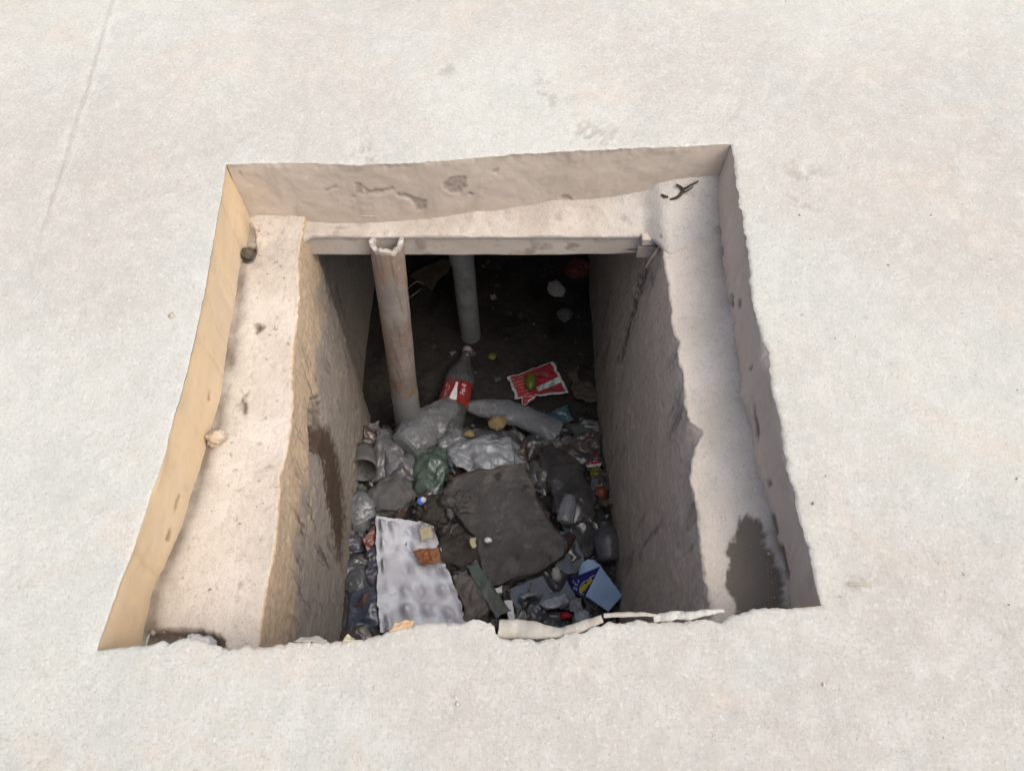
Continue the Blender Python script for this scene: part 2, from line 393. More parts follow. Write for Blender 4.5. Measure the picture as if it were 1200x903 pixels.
edge_strip("edge_face", S_right, L_right, foot_right, M_ER, "greyish right edge face of the slab", dirt0, right_st, 12)
edge_strip("edge_face", S_near, L_near, foot_near, M_ER, "near edge face of the slab", dirt0, [], 13)
edge_strip("edge_face", S_left, L_left, foot_left, M_EL, "ochre left edge face of the slab", lambda V, t: dirt0(V, t) * 0.5, left_st, 14, 0.0006)

# ------------------------------------------------------------------ side walls with their ledges
Ys = np.concatenate([np.linspace(-0.9, 0.12, 12)[:-1], np.linspace(0.12, 1.30, 300), np.linspace(1.30, 3.2, 40)[1:]])
EL_px = [(302,758),(306,725),(310,695),(318,660),(323,631),(326,590),(329,556),(337,520),(340,497),(342,440),(345,400),(350,347),(350,300),(354,276)]
ER_px = [(777,276),(782,330),(791,390),(796,400),(800,450),(802,480),(806,494),(820,503),(821,510),(815,522),(812,540),(810,560),(814,580),(818,600),(821,630),(824,655),(832,711)]
WL_px = [(435,330),(428,395),(411,518),(403,610),(399,690),(397,751)]
ELw = np.array([P(u, v, ZL - 0.004) for u, v in EL_px]); ERw = np.array([P(u, v, ZL - 0.004) for u, v in ER_px])
ZB = -1.05
def side_wall(name, sgn, E, xbot, mat, label, stains, carve, dirtf, seed):
    xe = interpY(E, Ys) + (0.004 if sgn < 0 else 0.007) * fbm(np.stack([Ys * 0 + sgn, Ys, Ys * 0], -1), 14 if sgn < 0 else 26, seed, 4, .6)
    xs_ = np.convolve(np.pad(xe, 22, mode='edge'), np.ones(45) / 45, 'valid')
    stepb = -0.035 * sst(1.165, 1.185, Ys) * (sgn < 0); xe = xe + stepb; xs_ = xs_ + stepb
    xo = sgn * 0.80
    ed = 0.006
    NL, NR, NW = 80, 10, 170
    G = []; wl = []
    for i, Y in enumerate(Ys):
        foot = interpY(BL if sgn < 0 else BR, np.array([Y]))[0]
        tl = np.linspace(0, 1, NL) ** 0.55                      # denser toward the edge
        X = xo + (xe[i] - sgn * -ed - xo) * tl
        dist = (foot - X) * sgn                                 # >0 inside the opening
        z = ZL + 0.012 * np.exp(-np.maximum(dist, 0) / 0.03) * (1 if sgn > 0 else 0.5) - 0.006 * sst(0.02, 0.14, dist)
        th = np.linspace(0, math.pi / 2, NR + 2)[1:-1]
        Xr = X[-1] - sgn * ed * np.sin(th); zr = z[-1] - ed * (1 - np.cos(th))
        tw = np.linspace(0, 1, NW)
        z0 = z[-1] - ed; Xw = xs_[i] + (xbot(Y) + stepb[i] - xs_[i]) * tw + (xe[i] - xs_[i]) * np.exp(-tw / 0.035); zw = z0 + (ZB - 0.12 - z0) * tw
        G.append(np.stack([np.r_[X, Xr, Xw], np.full(NL + NR + NW, Y), np.r_[z, zr, zw]], -1))
        wl.append(np.r_[np.zeros(NL), np.linspace(0.2, 1, NR), np.ones(NW)])
    G = np.array(G); V = G.reshape(-1, 3); wl = np.array(wl).ravel()
    st = np.zeros(len(V)); cv = np.zeros(len(V))
    for poly in stains: st = np.maximum(st, zone(V, poly, 1.6 if sgn > 0 else 2.5, 7, seed + 2))
    for poly, d in carve: cv = np.maximum(cv, d * zone(V, poly, 2.0, 3, seed + 3))
    # normals: up on the ledge, into the pit on the wall
    nx = -sgn * wl; nz = 1 - wl
    rough = 0.0035 * fbm(V, 9, seed, 4) + (0.0010 + 0.0025 * wl + (0.0022 if sgn < 0 else 0.0018) * sst(.1, .6, vn(V, 7, seed + 12))) * np.abs(fbm(V, 34, seed + 1, 4, .65)) + 0.0022 * fbm(V, 120, seed + 6, 3, .7)
    disp = rough - cv - 0.003 * st
    V = V + np.stack([nx * disp, 0 * nx, nz * disp], -1)
    # ragged boundary between ledge skim and bare wall
    wallm = np.clip(wl + 0.35 * fbm(V, 60, seed + 8, 4) * ((wl > 0) & (wl < 1)), 0, 1)
    o = mk(name, V, gridF(len(Ys), NL + NR + NW, flip=(sgn > 0)), mat, attrs={"wall": wallm, "stain": st, "dirt": dirtf(V, wl)}, origin=False)
    return tag(o, label, "wall")
def xbot_left(Y): return -0.442
def xbot_right(Y): return 0.262
M_WL = m_wall("left_mortar", (0.44, 0.40, 0.35), (0.51, 0.47, 0.425), (0.50, 0.39, 0.275), (0.29, 0.265, 0.24), (0.085, 0.08, 0.078), (0.55, 0, 0), (0.065, 0.043, 0.03), (0.27, 0.42))  # grey lower mortar, its tone also darkened for the shade lower down
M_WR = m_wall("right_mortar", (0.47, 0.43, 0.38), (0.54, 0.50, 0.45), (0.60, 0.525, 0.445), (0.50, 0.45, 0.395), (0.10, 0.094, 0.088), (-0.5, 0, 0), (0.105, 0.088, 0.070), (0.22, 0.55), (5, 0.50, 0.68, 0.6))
left_stain = [[(373,500),(384,500),(395,530),(402,560),(405,610),(400,660),(395,655),(390,619),(381,581),(378,540),(366,531),(364,505)],
              [(283,460),(290,470),(291,482),(286,488),(281,478)], [(300,375),(308,380),(306,390),(299,388)]]
left_carve = [([(366,466),(374,466),(377,501),(370,531),(364,527),(363,484)], 0.022),
              ([(172,742),(200,737),(235,738),(255,745),(263,753),(262,766),(170,766)], 0.045),
              ([(284,262),(296,268),(299,300),(293,305),(284,306)], 0.03)]
right_stain = [[(875,601),(889,613),(897,627),(899,639),(909,655),(919,675),(915,697),(925,718),(861,722),(863,707),(850,687),(854,663),(852,639),(865,627),(867,607)],
               [(754,312),(759,314),(748,350),(738,385),(728,425),(724,424),(733,388),(744,348)],]
right_carve = [(right_stain[0], 0.004), (right_stain[1], 0.004), ([(842,330),(850,345),(846,360),(836,350)], 0.003)]
def dirt_left(V, wl):
    f = interpY(BL, V[:, 1]); d = V[:, 0] - f
    g = np.exp(-np.maximum(d - 0.010 - 0.006 * fbm(V, 30, 97), 0) / 0.011) * (1 - wl) * (0.85 + 0.8 * fbm(V, 20, 91))
    c = np.exp(-((V[:, 0] + 0.53) ** 2 + (V[:, 1] - 1.06) ** 2) / 0.08 ** 2) * 0.8 * np.clip(0.5 + fbm(V, 25, 92), 0, 1)
    p = zone(V, left_carve[1][0], 2, 3, 5) * 0.85 + zone(V, left_carve[2][0], 3, 4, 6) * 0.9 + zone(V, left_carve[0][0], 2, 2, 7) * .7
    sp = sst(0.48, 0.7, fbm(V, 45, 93, 4)) * (1 - wl) * 0.6
    return np.clip(np.maximum.reduce([g, c, p, sp]), 0, 1)
def dirt_tone_right(V, wl):
    f = interpY(BR, V[:, 1]); d = f - V[:, 0]
    g = np.exp(-np.maximum(d, 0) / 0.018) * (1 - wl) * (0.35 + 0.7 * fbm(V, 16, 94))
    sp = sst(0.5, 0.7, fbm(V, 45, 95, 4)) * (1 - wl) * 0.4
    low = sst(-0.55, -1.0, V[:, 2] + 0.2 * fbm(V, 9, 96)) * 0.45  # wall colour darker towards the foot, with a ragged limit
    return np.clip(np.maximum.reduce([g, sp, low]), 0, 1)
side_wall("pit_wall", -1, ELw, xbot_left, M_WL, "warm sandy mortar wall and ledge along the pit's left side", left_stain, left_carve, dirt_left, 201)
side_wall("pit_wall", 1, ERw, xbot_right, M_WR, "grey mortar wall and ledge with a damp patch along the pit's right side", right_stain, right_carve, dirt_tone_right, 301)
# ends of the buried channel
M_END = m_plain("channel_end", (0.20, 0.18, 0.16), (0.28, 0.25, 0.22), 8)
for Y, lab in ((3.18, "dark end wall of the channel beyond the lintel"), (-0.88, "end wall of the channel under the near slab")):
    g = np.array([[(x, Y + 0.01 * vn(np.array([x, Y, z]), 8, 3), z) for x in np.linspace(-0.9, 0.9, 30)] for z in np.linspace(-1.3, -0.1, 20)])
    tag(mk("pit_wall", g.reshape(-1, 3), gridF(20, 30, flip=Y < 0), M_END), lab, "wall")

# ------------------------------------------------------------------ lintel across the far side, with its mortar bed
Yf = interpY(np.array([[p[0], p[0], p[1]] for p in S_far]), np.array([0.0]))  # unused guard
def y_far(X):
    o = np.argsort(S_far[:, 0]); return np.interp(X, S_far[o, 0], S_far[o, 1])
M_LIN = m_plain("lintel_concrete", (0.40, 0.355, 0.31), (0.46, 0.42, 0.38), 9, 0.9, 0.2, 0.5, 0.002, 70, 0.35, (0.24, 0.205, 0.175), 18)
M_FIL = m_plain("lintel_mortar", (0.375, 0.335, 0.295), (0.43, 0.395, 0.36), 10, 0.93, 0.15, 0.7, 0.004, 45, 0.25, (0.28, 0.24, 0.20), 22)
YB = 1.133; ZT = -0.178; ZBt = -0.247
lin = thing("concrete_lintel", (-0.05, YB, ZBt), "long concrete lintel plank spanning the far side of the pit", "lintel")
xs = np.linspace(-0.47, 0.345, 170); prof = [(YB + 0.10, ZBt), (YB + 0.05, ZBt), (YB + 0.004, ZBt), (YB, ZBt + 0.004)] + [(YB, ZBt + 0.004 + t * (ZT - ZBt - 0.008)) for t in np.linspace(0.06, 0.94, 14)] + [(YB, ZT - 0.004), (YB + 0.004, ZT), (YB + 0.05, ZT), (YB + 0.10, ZT)]
G = np.array([[(x, y, z) for x in xs] for y, z in prof]); V = G.reshape(-1, 3)
V[:, 1] += 0.0025 * fbm(V, 12, 401, 4); V[:, 2] += 0.003 * fbm(V, 9, 402, 3) * (V[:, 2] < -0.23) + 0.006 * sst(0.20, 0.30, V[:, 0]) * (V[:, 2] < -0.23)
mk("plank", V, gridF(len(prof), len(xs)), M_LIN, lin)
A_px = [(262,251),(285,255),(347,261),(450,258),(560,249),(680,237),(752,225),(818,211),(858,214)]
Aw = np.array([PY(u, v, 1.16) for u, v in A_px])
xs = np.linspace(-0.60, 0.50, 260); ts = np.linspace(0, 1, 34); G = np.zeros((34, 260, 3))
for i, t in enumerate(ts):
    en = sst(-0.425, -0.475, xs) + sst(0.275, 0.315, xs); nz_ = np.stack([xs, 0 * xs, 0 * xs], -1)
    yb = YB - 0.006 - en * (0.055 + 0.03 * fbm(nz_, 18, 77, 2, .5)); zfr = (ZT + 0.003) * (1 - en) + (ZL - 0.004) * en; za = np.interp(xs, Aw[:, 0], Aw[:, 2]); yy = y_far(xs) + 0.030
    G[i, :, 0] = xs; G[i, :, 1] = yy + (yb - yy) * t
    G[i, :, 2] = za + (zfr - za) * (t ** 0.5)
V = G.reshape(-1, 3)
inl = sst(-0.48, -0.42, V[:, 0]) * sst(0.315, 0.275, V[:, 0])
V[:, 2] += 0.007 * fbm(V, 11, 411, 4) + 0.003 * fbm(V, 50, 412, 3) + 0.004 * (1 - inl) * (1 - np.repeat(ts, 260))
V = np.concatenate([V, np.stack([xs, G[-1, :, 1] + 0.002, zfr - 0.010], -1)])
M = Mat("bed_mortar", .93, .15)
c = M.mix(M.ramp(M.noise(12, 6, .65), .38, .64), (0.39, 0.35, 0.305), (0.46, 0.425, 0.385))
c = M.mix(M.attr("mixb"), c, (0.47, 0.45, 0.42))
c = M.mix(M.ramp(M.noise(50, 6, .75), .52, .70, 0, .5), c, (0.29, 0.255, 0.22))
c = M.mix(M.ramp(M.noise(300, 3, .7), .36, .47, .4, 0), c, (0.22, 0.20, 0.175))
c = M.mix(M.math('MULTIPLY', M.attr("dirt"), .75), c, (0.17, 0.14, 0.11)); M.col(c)
b = M.bump(M.noise(60, 7, .72), .6, .004); M.bump(M.noise(210, 5, .75), .8, .0018, b)
mb = sst(0.10, 0.36, V[:, 0] + 0.08 * fbm(V, 18, 431)); dl = sst(-0.44, -0.52, V[:, 0] + 0.06 * fbm(V, 22, 432)) * 0.8 + 0.5 * sst(.35, .6, fbm(V, 30, 433))
mk("mortar_bed", V, gridF(35, 260), M.m, lin, attrs={"mixb": mb, "dirt": np.clip(dl, 0, 1)})

# ------------------------------------------------------------------ pit floor
def zt(X, Y):
    p = np.stack([np.asarray(X, float), np.asarray(Y, float), np.zeros_like(np.asarray(X, float))], -1)
    rise = sst(1.18, 0.80, p[..., 1] + 0.05 * fbm(p, 6, 500, 2))
    return -1.055 + 0.11 * rise + (0.004 + 0.022 * rise) * fbm(p, 9, 501, 3)
def Gp(u, v, dz=0.0):
    z = -1.0
    for k in range(8):
        q = P(u, v, z); z = float(zt(q[0], q[1])) + dz
    return P(u, v, z)
xs = np.linspace(-0.56, 0.38, 190); ys = np.concatenate([np.linspace(-0.9, 0.2, 30)[:-1], np.linspace(0.2, 1.9, 330), np.linspace(1.9, 3.2, 40)[1:]])
XX, YY = np.meshgrid(xs, ys); Vf = np.stack([XX, YY, zt(XX, YY)], -1)
rise = sst(1.18, 0.80, YY)
Vf[..., 2] += (0.001 + 0.009 * rise) * fbm(Vf, 45, 510, 4, .6) + 0.0015 * fbm(Vf, 140, 511, 2)
M = Mat("black_sludge", 0.5, 0.5)
c = M.mix(M.ramp(M.noise(7, 5, .6), 0.38, 0.64), (0.011, 0.010, 0.0095), (0.024, 0.021, 0.018))
c = M.mix(M.ramp(M.noise(60, 5, .7), 0.58, 0.72, 0, 0.6), c, (0.05, 0.045, 0.038))
M.col(c); M.rough(M.ramp(M.noise(12, 4), 0.3, 0.7, 0.35, 0.85)); M.bump(M.noise(90, 5, .7), 0.6, 0.004)
pf = mk("pit_floor", Vf.reshape(-1, 3), gridF(len(ys), len(xs)), M.m, origin=False)
tag(pf, "black muddy floor of the pit", kind="structure")

# ------------------------------------------------------------------ builders for the things in the pit
def patch(name, cs, nu, nv, amp, f, seed, mat, thick=0.0012, rag=0.004, parent=None, lab=None, cat=None, group=None, sag=0.0, fn=None, smooth=True, dome=0.0, ev=0.25, bag=None):
    """a crumpled sheet over four corner points, with its own thickness"""
    bag = (1.0 if (name in ("plastic_bag", "vinyl_sheet", "rotten_leaf") and dome) else 0.0) if bag is None else bag
    if name == "plastic_bag": nu, nv = int(nu * 1.5), int(nv * 1.5); sag = 0.02; f = f * 0.62; amp = amp * 1.15
    c = [np.asarray(p, float) for p in cs]
    s, t = np.meshgrid(np.linspace(0, 1, nu), np.linspace(0, 1, nv))
    V = c[0] * ((1 - s) * (1 - t))[..., None] + c[1] * (s * (1 - t))[..., None] + c[2] * (s * t)[..., None] + c[3] * ((1 - s) * t)[..., None]
    n = np.cross(c[1] - c[0], c[3] - c[0]); n /= np.linalg.norm(n); n = n if n[2] > 0 else -n
    e = np.minimum(np.minimum(s, 1 - s), np.minimum(t, 1 - t)) * 2
    h = amp * crease(V, f, seed) + 0.35 * amp * crease(V, f * 2.6, seed + 50) + 0.2 * amp * fbm(V, f * 5, seed + 70, 2)
    h = h * (ev + (1 - ev) * sst(0, 0.5, e)) + dome * np.sqrt(np.clip(16 * s * (1 - s) * t * (1 - t), 0, 1))
    if fn is not None: h = h + fn(s, t)
    edge = (1 - sst(0, 0.35, e))
    V = V + n * h[..., None]
    size = math.sqrt(np.linalg.norm(np.cross(c[1] - c[0], c[3] - c[0])))
    if bag:
        pin = 1 - 0.16 * (2 * np.abs(s - .5)) ** 2 * (2 * np.abs(t - .5)) ** 2 * 2
        m0 = V.mean((0, 1)); V = m0 + (V - m0) * pin[..., None] * (1 + 0.08 * bag)
        ip = np.stack([fbm(V, 2.2 / size, seed + 60, 3), fbm(V, 2.2 / size, seed + 61, 3), 0 * s], -1)
        V = V + bag * 0.30 * size * ip * (0.35 + 0.65 * edge)[..., None]
    jj = np.stack([fbm(V, 3 / max(rag * 6, .006) * .3, seed + 80, 3), fbm(V, 3 / max(rag * 6, .006) * .3, seed + 81, 3), 0 * s], -1)
    V = V + rag * edge[..., None] * jj * 2
    V[..., 2] -= sag * (edge ** 2)
    top = V.reshape(-1, 3); bot = top - n * thick
    F = gridF(nv, nu); N = nu * nv
    a, b, cc = top[F[0][0]], top[F[0][1]], top[F[0][2]]
    if np.cross(b - a, cc - a) @ n < 0: F = F[:, ::-1]; fl = True
    else: fl = False
    ring = list(range(nu)) + [k * nu + nu - 1 for k in range(1, nv)] + [nv * nu - 1 - k for k in range(1, nu)] + [k * nu for k in range(nv - 2, 0, -1)]
    side = [[ring[k], ring[k] + N, ring[(k + 1) % len(ring)] + N, ring[(k + 1) % len(ring)]] for k in range(len(ring))]
    if fl: side = [q[::-1] for q in side]
    uv = np.stack([s.ravel(), t.ravel()], -1); uv = np.concatenate([uv, uv])
    o = mk(name, np.concatenate([top, bot]), np.concatenate([F, F[:, ::-1] + N, np.array(side)]), mat, parent, smooth, uv=uv)
    if lab: tag(o, lab, cat, group)
    return o
def px4(quad, dz):
    dz = dz if isinstance(dz, (list, tuple)) else [dz] * 4
    return [Gp(u, v, d) for (u, v), d in zip(quad, dz)]
def ico(sub):
    bm = bmesh.new(); bmesh.ops.create_icosphere(bm, subdivisions=sub, radius=1.0)
    V = np.array([v.co[:] for v in bm.verts]); F = [[v.index for v in f.verts] for f in bm.faces]; bm.free(); return V, np.array(F)
ICO = {k: ico(k) for k in (2, 3, 4, 5)}
def blob(name, c, r, seed, amp, f, mat, sub=4, rz=0.0, tilt=0.0, parent=None, lab=None, cat=None, group=None, facet=0.0):
    V, F = ICO[sub]; V = V.copy(); q = V + seed * 3.7
    d = 1 + amp * fbm(q, f, seed, 4, .55)
    if facet: d = d + facet * crease(q, f * 0.5, seed + 3)
    V = V * d[:, None] * np.asarray(r)
    Rm = np.array(Matrix.Rotation(rz, 3, 'Z') @ Matrix.Rotation(tilt, 3, 'X')); V = V @ Rm.T
    o = mk(name, V + np.asarray(c), F, mat, parent)
    if lab: tag(o, lab, cat, group)
    return o
def lathe(name, p0, p1, prof, mat, seg=48, amp=0.0, f=10, seed=1, flat=1.0, parent=None, bend=0.0, sub=4, arc=None, rollz=0.0):
    """profile [(t along axis 0..1, radius)] turned about p0->p1; flat<1 squashes it vertically"""
    p0 = np.asarray(p0, float); p1 = np.asarray(p1, float); ax = p1 - p0; L = np.linalg.norm(ax); ax /= L
    up = np.array([0, 0, 1.0]) if abs(ax[2]) < 0.9 else np.array([0, -1.0, 0]); sd = np.cross(ax, up); sd /= np.linalg.norm(sd); up = np.cross(sd, ax)
    pr = []
    for k in range(len(prof) - 1):
        (t0, r0), (t1, r1) = prof[k], prof[k + 1]
        for j in range(sub): pr.append((t0 + (t1 - t0) * j / sub, r0 + (r1 - r0) * j / sub))
    pr.append(prof[-1])
    th = np.linspace(0, 2 * math.pi, seg, endpoint=False) + rollz
    if arc: th = np.linspace(arc[0], arc[1], seg)
    G = np.array([[p0 + ax * L * t + r * (sd * math.cos(q) + up * math.sin(q)) for q in th] for t, r in pr])
    V = G.reshape(-1, 3)
    rad = np.repeat([r for _, r in pr], seg); tt = np.repeat([t for t, _ in pr], seg)
    cen = p0 + ax * (L * tt)[:, None]; o_ = V - cen
    if amp:
        k = 1 + amp * crease(V, f, seed) + 0.4 * amp * crease(V, f * 2.5, seed + 9); o_ = o_ * k[:, None]
    if flat != 1.0: o_ = o_ - up * ((o_ @ up) * (1 - flat))[:, None]
    V = cen + o_ + sd * (bend * L * np.sin(np.pi * tt))[:, None]
    uv = np.stack([np.tile((th - rollz) / (2 * math.pi), len(pr)), tt], -1)
    return mk(name, V, gridF(len(pr), seg, close=arc is None, flip=True), mat, parent, uv=uv)
def tube(name, pts, rad, mat, seg=10, parent=None, amp=0.0, f=60, seed=1, flat=1.0, sub=6, open_ends=False):
    W = np.array(pts, float); n = len(W); s = np.linspace(0, n - 1, (n - 1) * sub + 1)
    # Catmull-Rom
    def cr(A, x):
        i = min(int(x), n - 2); t = x - i; g = lambda k: A[min(max(k, 0), n - 1)]
        a, b, c, d = g(i - 1), g(i), g(i + 1), g(i + 2)
        return 0.5 * (2 * b + (c - a) * t + (2 * a - 5 * b + 4 * c - d) * t * t + (3 * b - a - 3 * c + d) * t ** 3)
    C = np.array([cr(W, x) for x in s]); r = np.interp(s, np.arange(n), rad)
    T = np.gradient(C, axis=0); T /= np.linalg.norm(T, axis=1)[:, None]
    up = np.array([0, 0, 1.0]); G = []
    for k in range(len(C)):
        sd = np.cross(T[k], up if abs(T[k][2]) < .95 else np.array([1.0, 0, 0])); sd /= np.linalg.norm(sd); u2 = np.cross(sd, T[k])
        G.append([C[k] + r[k] * (sd * math.cos(q) + flat * u2 * math.sin(q)) for q in np.linspace(0, 2 * math.pi, seg, endpoint=False)])
    V = np.array(G).reshape(-1, 3)
    if amp: V = V + amp * np.stack([fbm(V, f, seed), fbm(V, f, seed + 1), fbm(V, f, seed + 2)], -1)
    F = gridF(len(C), seg, True, flip=True).tolist()
    if not open_ends: F += [list(range(seg)), list(range(len(V) - 1, len(V) - seg - 1, -1))]
    return mk(name, V, F, mat, parent)
def stone_slab(name, poly, ztop, thick, mat, seed, parent=None, tiltx=0.0, tilty=0.0, amp=0.006):
    W = np.array([P(u, v, ztop) for u, v in poly])[:, :2]
    n = 160; W2 = np.concatenate([W, W[:1]]); d = np.r_[0, np.cumsum(np.linalg.norm(np.diff(W2, axis=0), axis=1))]
    s = np.linspace(0, d[-1], n, endpoint=False); Q = np.stack([np.interp(s, d, W2[:, k]) for k in (0, 1)], -1)
    for _ in range(1): Q = (np.roll(Q, 1, 0) + 2 * Q + np.roll(Q, -1, 0)) / 4
    c = Q.mean(0); rows = []
    for k in list(np.linspace(0, .95, 42)) + [.965, .985, 1.0]: rows.append((k, 0.0 if k < .95 else -(k - .95) * 0.06))
    for k in (0.15, .35, .6, .85, 1.0): rows.append((1.0 + 0.02 * math.sin(k * 6), -0.006 - k * (thick - .006)))
    G = np.zeros((len(rows), n, 3))
    for i, (k, z) in enumerate(rows):
        G[i, :, :2] = c + (Q - c) * max(k, 0.002); G[i, :, 2] = ztop + z
    V = G.reshape(-1, 3)
    V[:, 2] += tiltx * (V[:, 0] - c[0]) + tilty * (V[:, 1] - c[1])
    nz = amp * fbm(V, 11, seed, 4) + 0.4 * amp * fbm(V, 45, seed + 1, 3); V[:, 2] += nz
    V[:, :2] += 2.4 * amp * np.stack([fbm(V, 17, seed + 2, 5, .65), fbm(V, 17, seed + 3, 5, .65)], -1)
    return mk(name, V, gridF(len(rows), n, True, flip=False), mat, parent, smooth=False)

# ------------------------------------------------------------------ the two pipes
M = Mat("pipe_weathered", 0.75, 0.3)
zs = M.n("ShaderNodeSeparateXYZ"); M.l(M.tc, zs.inputs[0])
c = M.mix(M.ramp(M.noise(14, 5, .6), .35, .65), (0.20, 0.18, 0.165), (0.27, 0.245, 0.225))
c = M.mix(M.ramp(M.noise(11, 5, .65), .46, .62, 0, .85), c, (0.24, 0.165, 0.12))
c = M.mix(M.ramp(M.noise(40, 5, .7), .55, .75, 0, .6), c, (0.11, 0.095, 0.085))
c = M.mix(M.ramp(M.noise(60, 6, .7, .2, None, ((1, 1, .09), (0, 0, 0))), .50, .68, 0, .7), c, (0.105, 0.085, 0.07))
c = M.mix(M.ramp(M.noise(45, 6, .7), .60, .70, 0, .7), c, (0.36, 0.33, 0.30))
M.col(c); M.bump(M.noise(120, 4, .6), .35, .0012); M_PIPE = M.m
M_PIPE2 = m_plain("pipe_grey_pvc", (0.17, 0.18, 0.185), (0.22, 0.23, 0.235), 12, 0.6, 0.4, 0.2, 0.001, 120, 0.3, (0.14, 0.13, 0.12))
M_RIM = m_plain("pipe_cut_rim", (0.27, 0.245, 0.215), (0.44, 0.42, 0.385), 70, 0.6, 0.4, 0.3, 0.001, 200)
top = PY(452.5, 281, YB - 0.014); botp = PY(478, 492, YB - 0.014); botp = botp + (botp - top) * 0.08
pp = thing("drain_pipe", (botp[0], botp[1], -1.03), "rust-stained upright pipe in front of the lintel with a cut pale rim", "pipe")
def open_pipe(parent, a, b, r, wall, mat, cutfn, n=60, seg=48):
    a = np.asarray(a); b = np.asarray(b); G = []
    ths = np.linspace(0, 2 * math.pi, seg, endpoint=False)
    for k, (t, rr) in enumerate([(1, r)] + [(1 - (j + 1) / n, r) for j in range(n)]):
        G.append([a + (b - a) * t + rr * np.array([math.cos(q), math.sin(q), 0]) + (np.array([0, 0, -cutfn(q)]) if t <= 0 else 0) for q in ths])
    V = np.array(G).reshape(-1, 3)
    V[:, :2] += 0.0012 * np.stack([fbm(V, 14, 611), fbm(V, 14, 612)], -1)
    o = mk("barrel", V, gridF(n + 1, seg, True, flip=False), mat, parent)
    return ths
cutf = lambda q: 0.008 * max(0.0, math.sin(q)) + 0.0022 * math.sin(5 * q) + 0.0016 * math.sin(11 * q + 1) + 0.0012 * math.sin(17 * q)      # the back of the rim is broken lower
ths = open_pipe(pp, top, botp, 0.0365, 0.005, M_PIPE, cutf)
G = []
for (rr, dz) in ((0.0370, -0.010), (0.0373, -0.001), (0.0366, 0.001), (0.0275, 0.001), (0.0262, -0.012), (0.0262, -0.16)):
    G.append([top + np.array([rr * math.cos(q), rr * math.sin(q), dz - cutf(q) + 0.002 * math.sin(3 * q + 1)]) for q in ths])
mk("rim", np.array(G).reshape(-1, 3), gridF(6, len(ths), True), M_RIM, pp)
zc = -0.80; cc = top + (botp - top) * ((zc - top[2]) / (botp[2] - top[2]))
lathe("coupling", cc, botp, [(0, .0365), (0.03, .0376), (0.1, .0386), (0.98, .0386), (1, .038)], M_PIPE2, 40, parent=pp)
a2 = np.array([P(542, 300, 0)[0] * 0, 1.47, -0.155]); a2[0] = PY(541, 300, 1.47)[0]; b2 = PY(552, 393, 1.47); b2[2] -= 0.05
p2 = thing("drain_pipe", (b2[0], 1.47, b2[2]), "short dim grey pipe standing in the mud behind the lintel", "pipe")
lathe("barrel", np.array([a2[0] - 0.006, 1.47, -0.155]), b2, [(0, .033), (1, .033)], M_PIPE2, 40, sub=20, parent=p2)
zc2 = PY(542, 308, 1.47)[2]
lathe("collar", np.array([a2[0] - 0.003, 1.47, -0.156]), np.array([a2[0], 1.47, zc2]), [(0, .0365), (0.96, .0365), (1, .033)], M_PIPE2, 40, parent=p2)

# ------------------------------------------------------------------ materials of the rubbish
PIT_DIM = 0.62
F_CLEAR = m_film("film_clear", (0.34, 0.37, 0.41), (0.42, 0.45, 0.49), 0.50, 0.14, 0.45)
F_GREY = m_film("film_grey", (0.16, 0.175, 0.20), (0.23, 0.245, 0.275), 0.30, 0.17, 0.55)
F_PALE = m_film("film_pale", (0.58, 0.63, 0.70), (0.40, 0.44, 0.51), 0.15, 0.18, 0.50, (0.13, 0.115, 0.10))
F_GREEN = m_film("film_green", (0.12, 0.18, 0.16), (0.19, 0.27, 0.235), 0.3, 0.15, 0.40)
F_BLUE = m_film("film_dark_blue", (0.075, 0.10, 0.155), (0.11, 0.14, 0.20), 0.10, 0.18, 0.5)
F_SMOKE = m_film("film_smoke", (0.14, 0.15, 0.16), (0.20, 0.21, 0.22), 0.35, 0.22, 0.35)
M_MUD = m_plain("clod_mud", (0.060, 0.054, 0.048), (0.095, 0.086, 0.076), 18, 0.85, 0.3, 0.8, 0.006, 50)
M_STONE = m_plain("stone_grey", (0.125, 0.13, 0.135), (0.19, 0.195, 0.20), 20, 0.85, 0.3, 0.6, 0.003, 60, 0.35, (0.08, 0.072, 0.062))
M = Mat("stone_wet_dark", 0.62, 0.4)
c = M.mix(M.ramp(M.noise(8, 5, .6), .36, .64), (0.036, 0.035, 0.036), (0.058, 0.054, 0.053))
c = M.mix(M.ramp(M.noise(26, 6, .7), .54, .70, 0, .65), c, (0.105, 0.104, 0.108))
c = M.mix(M.ramp(M.noise(7, 7, .72, .4), .50, .64, 0, .7), c, (0.115, 0.108, 0.104))
c = M.mix(M.ramp(M.noise(13, 6, .65), .57, .66, 0, .85), c, (0.022, 0.019, 0.018))
M.col(c); M.rough(M.ramp(M.noise(15, 4), .3, .7, .4, .85)); b = M.bump(M.noise(22, 6, .65), .35, .005); M.bump(M.noise(95, 5, .7), .7, .003, b); M_SLABST = M.m
M_PALEST = m_plain("stone_pale", (0.48, 0.46, 0.42), (0.58, 0.56, 0.52), 30, 0.85, 0.3, 0.5, 0.002, 90, 0.1)
M = Mat("pulp_pale", 0.82, 0.25)
c = M.mix(M.ramp(M.noise(16, 4, .55), .40, .60), (0.42, 0.44, 0.50), (0.56, 0.61, 0.69))
c = M.mix(M.ramp(M.noise(9, 5, .6), .52, .66, 0, .6), c, (0.33, 0.30, 0.34))
c = M.mix(M.ramp(M.noise(40, 5, .7), .58, .70, 0, .7), c, (0.56, 0.62, 0.72))
c = M.mix(M.ramp(M.noise(33, 5, .7), .62, .70, 0, .8), c, (0.17, 0.135, 0.13)); M.col(c)
M.bump(M.noise(180, 4), .4, .0015); M_TRAY = M.m
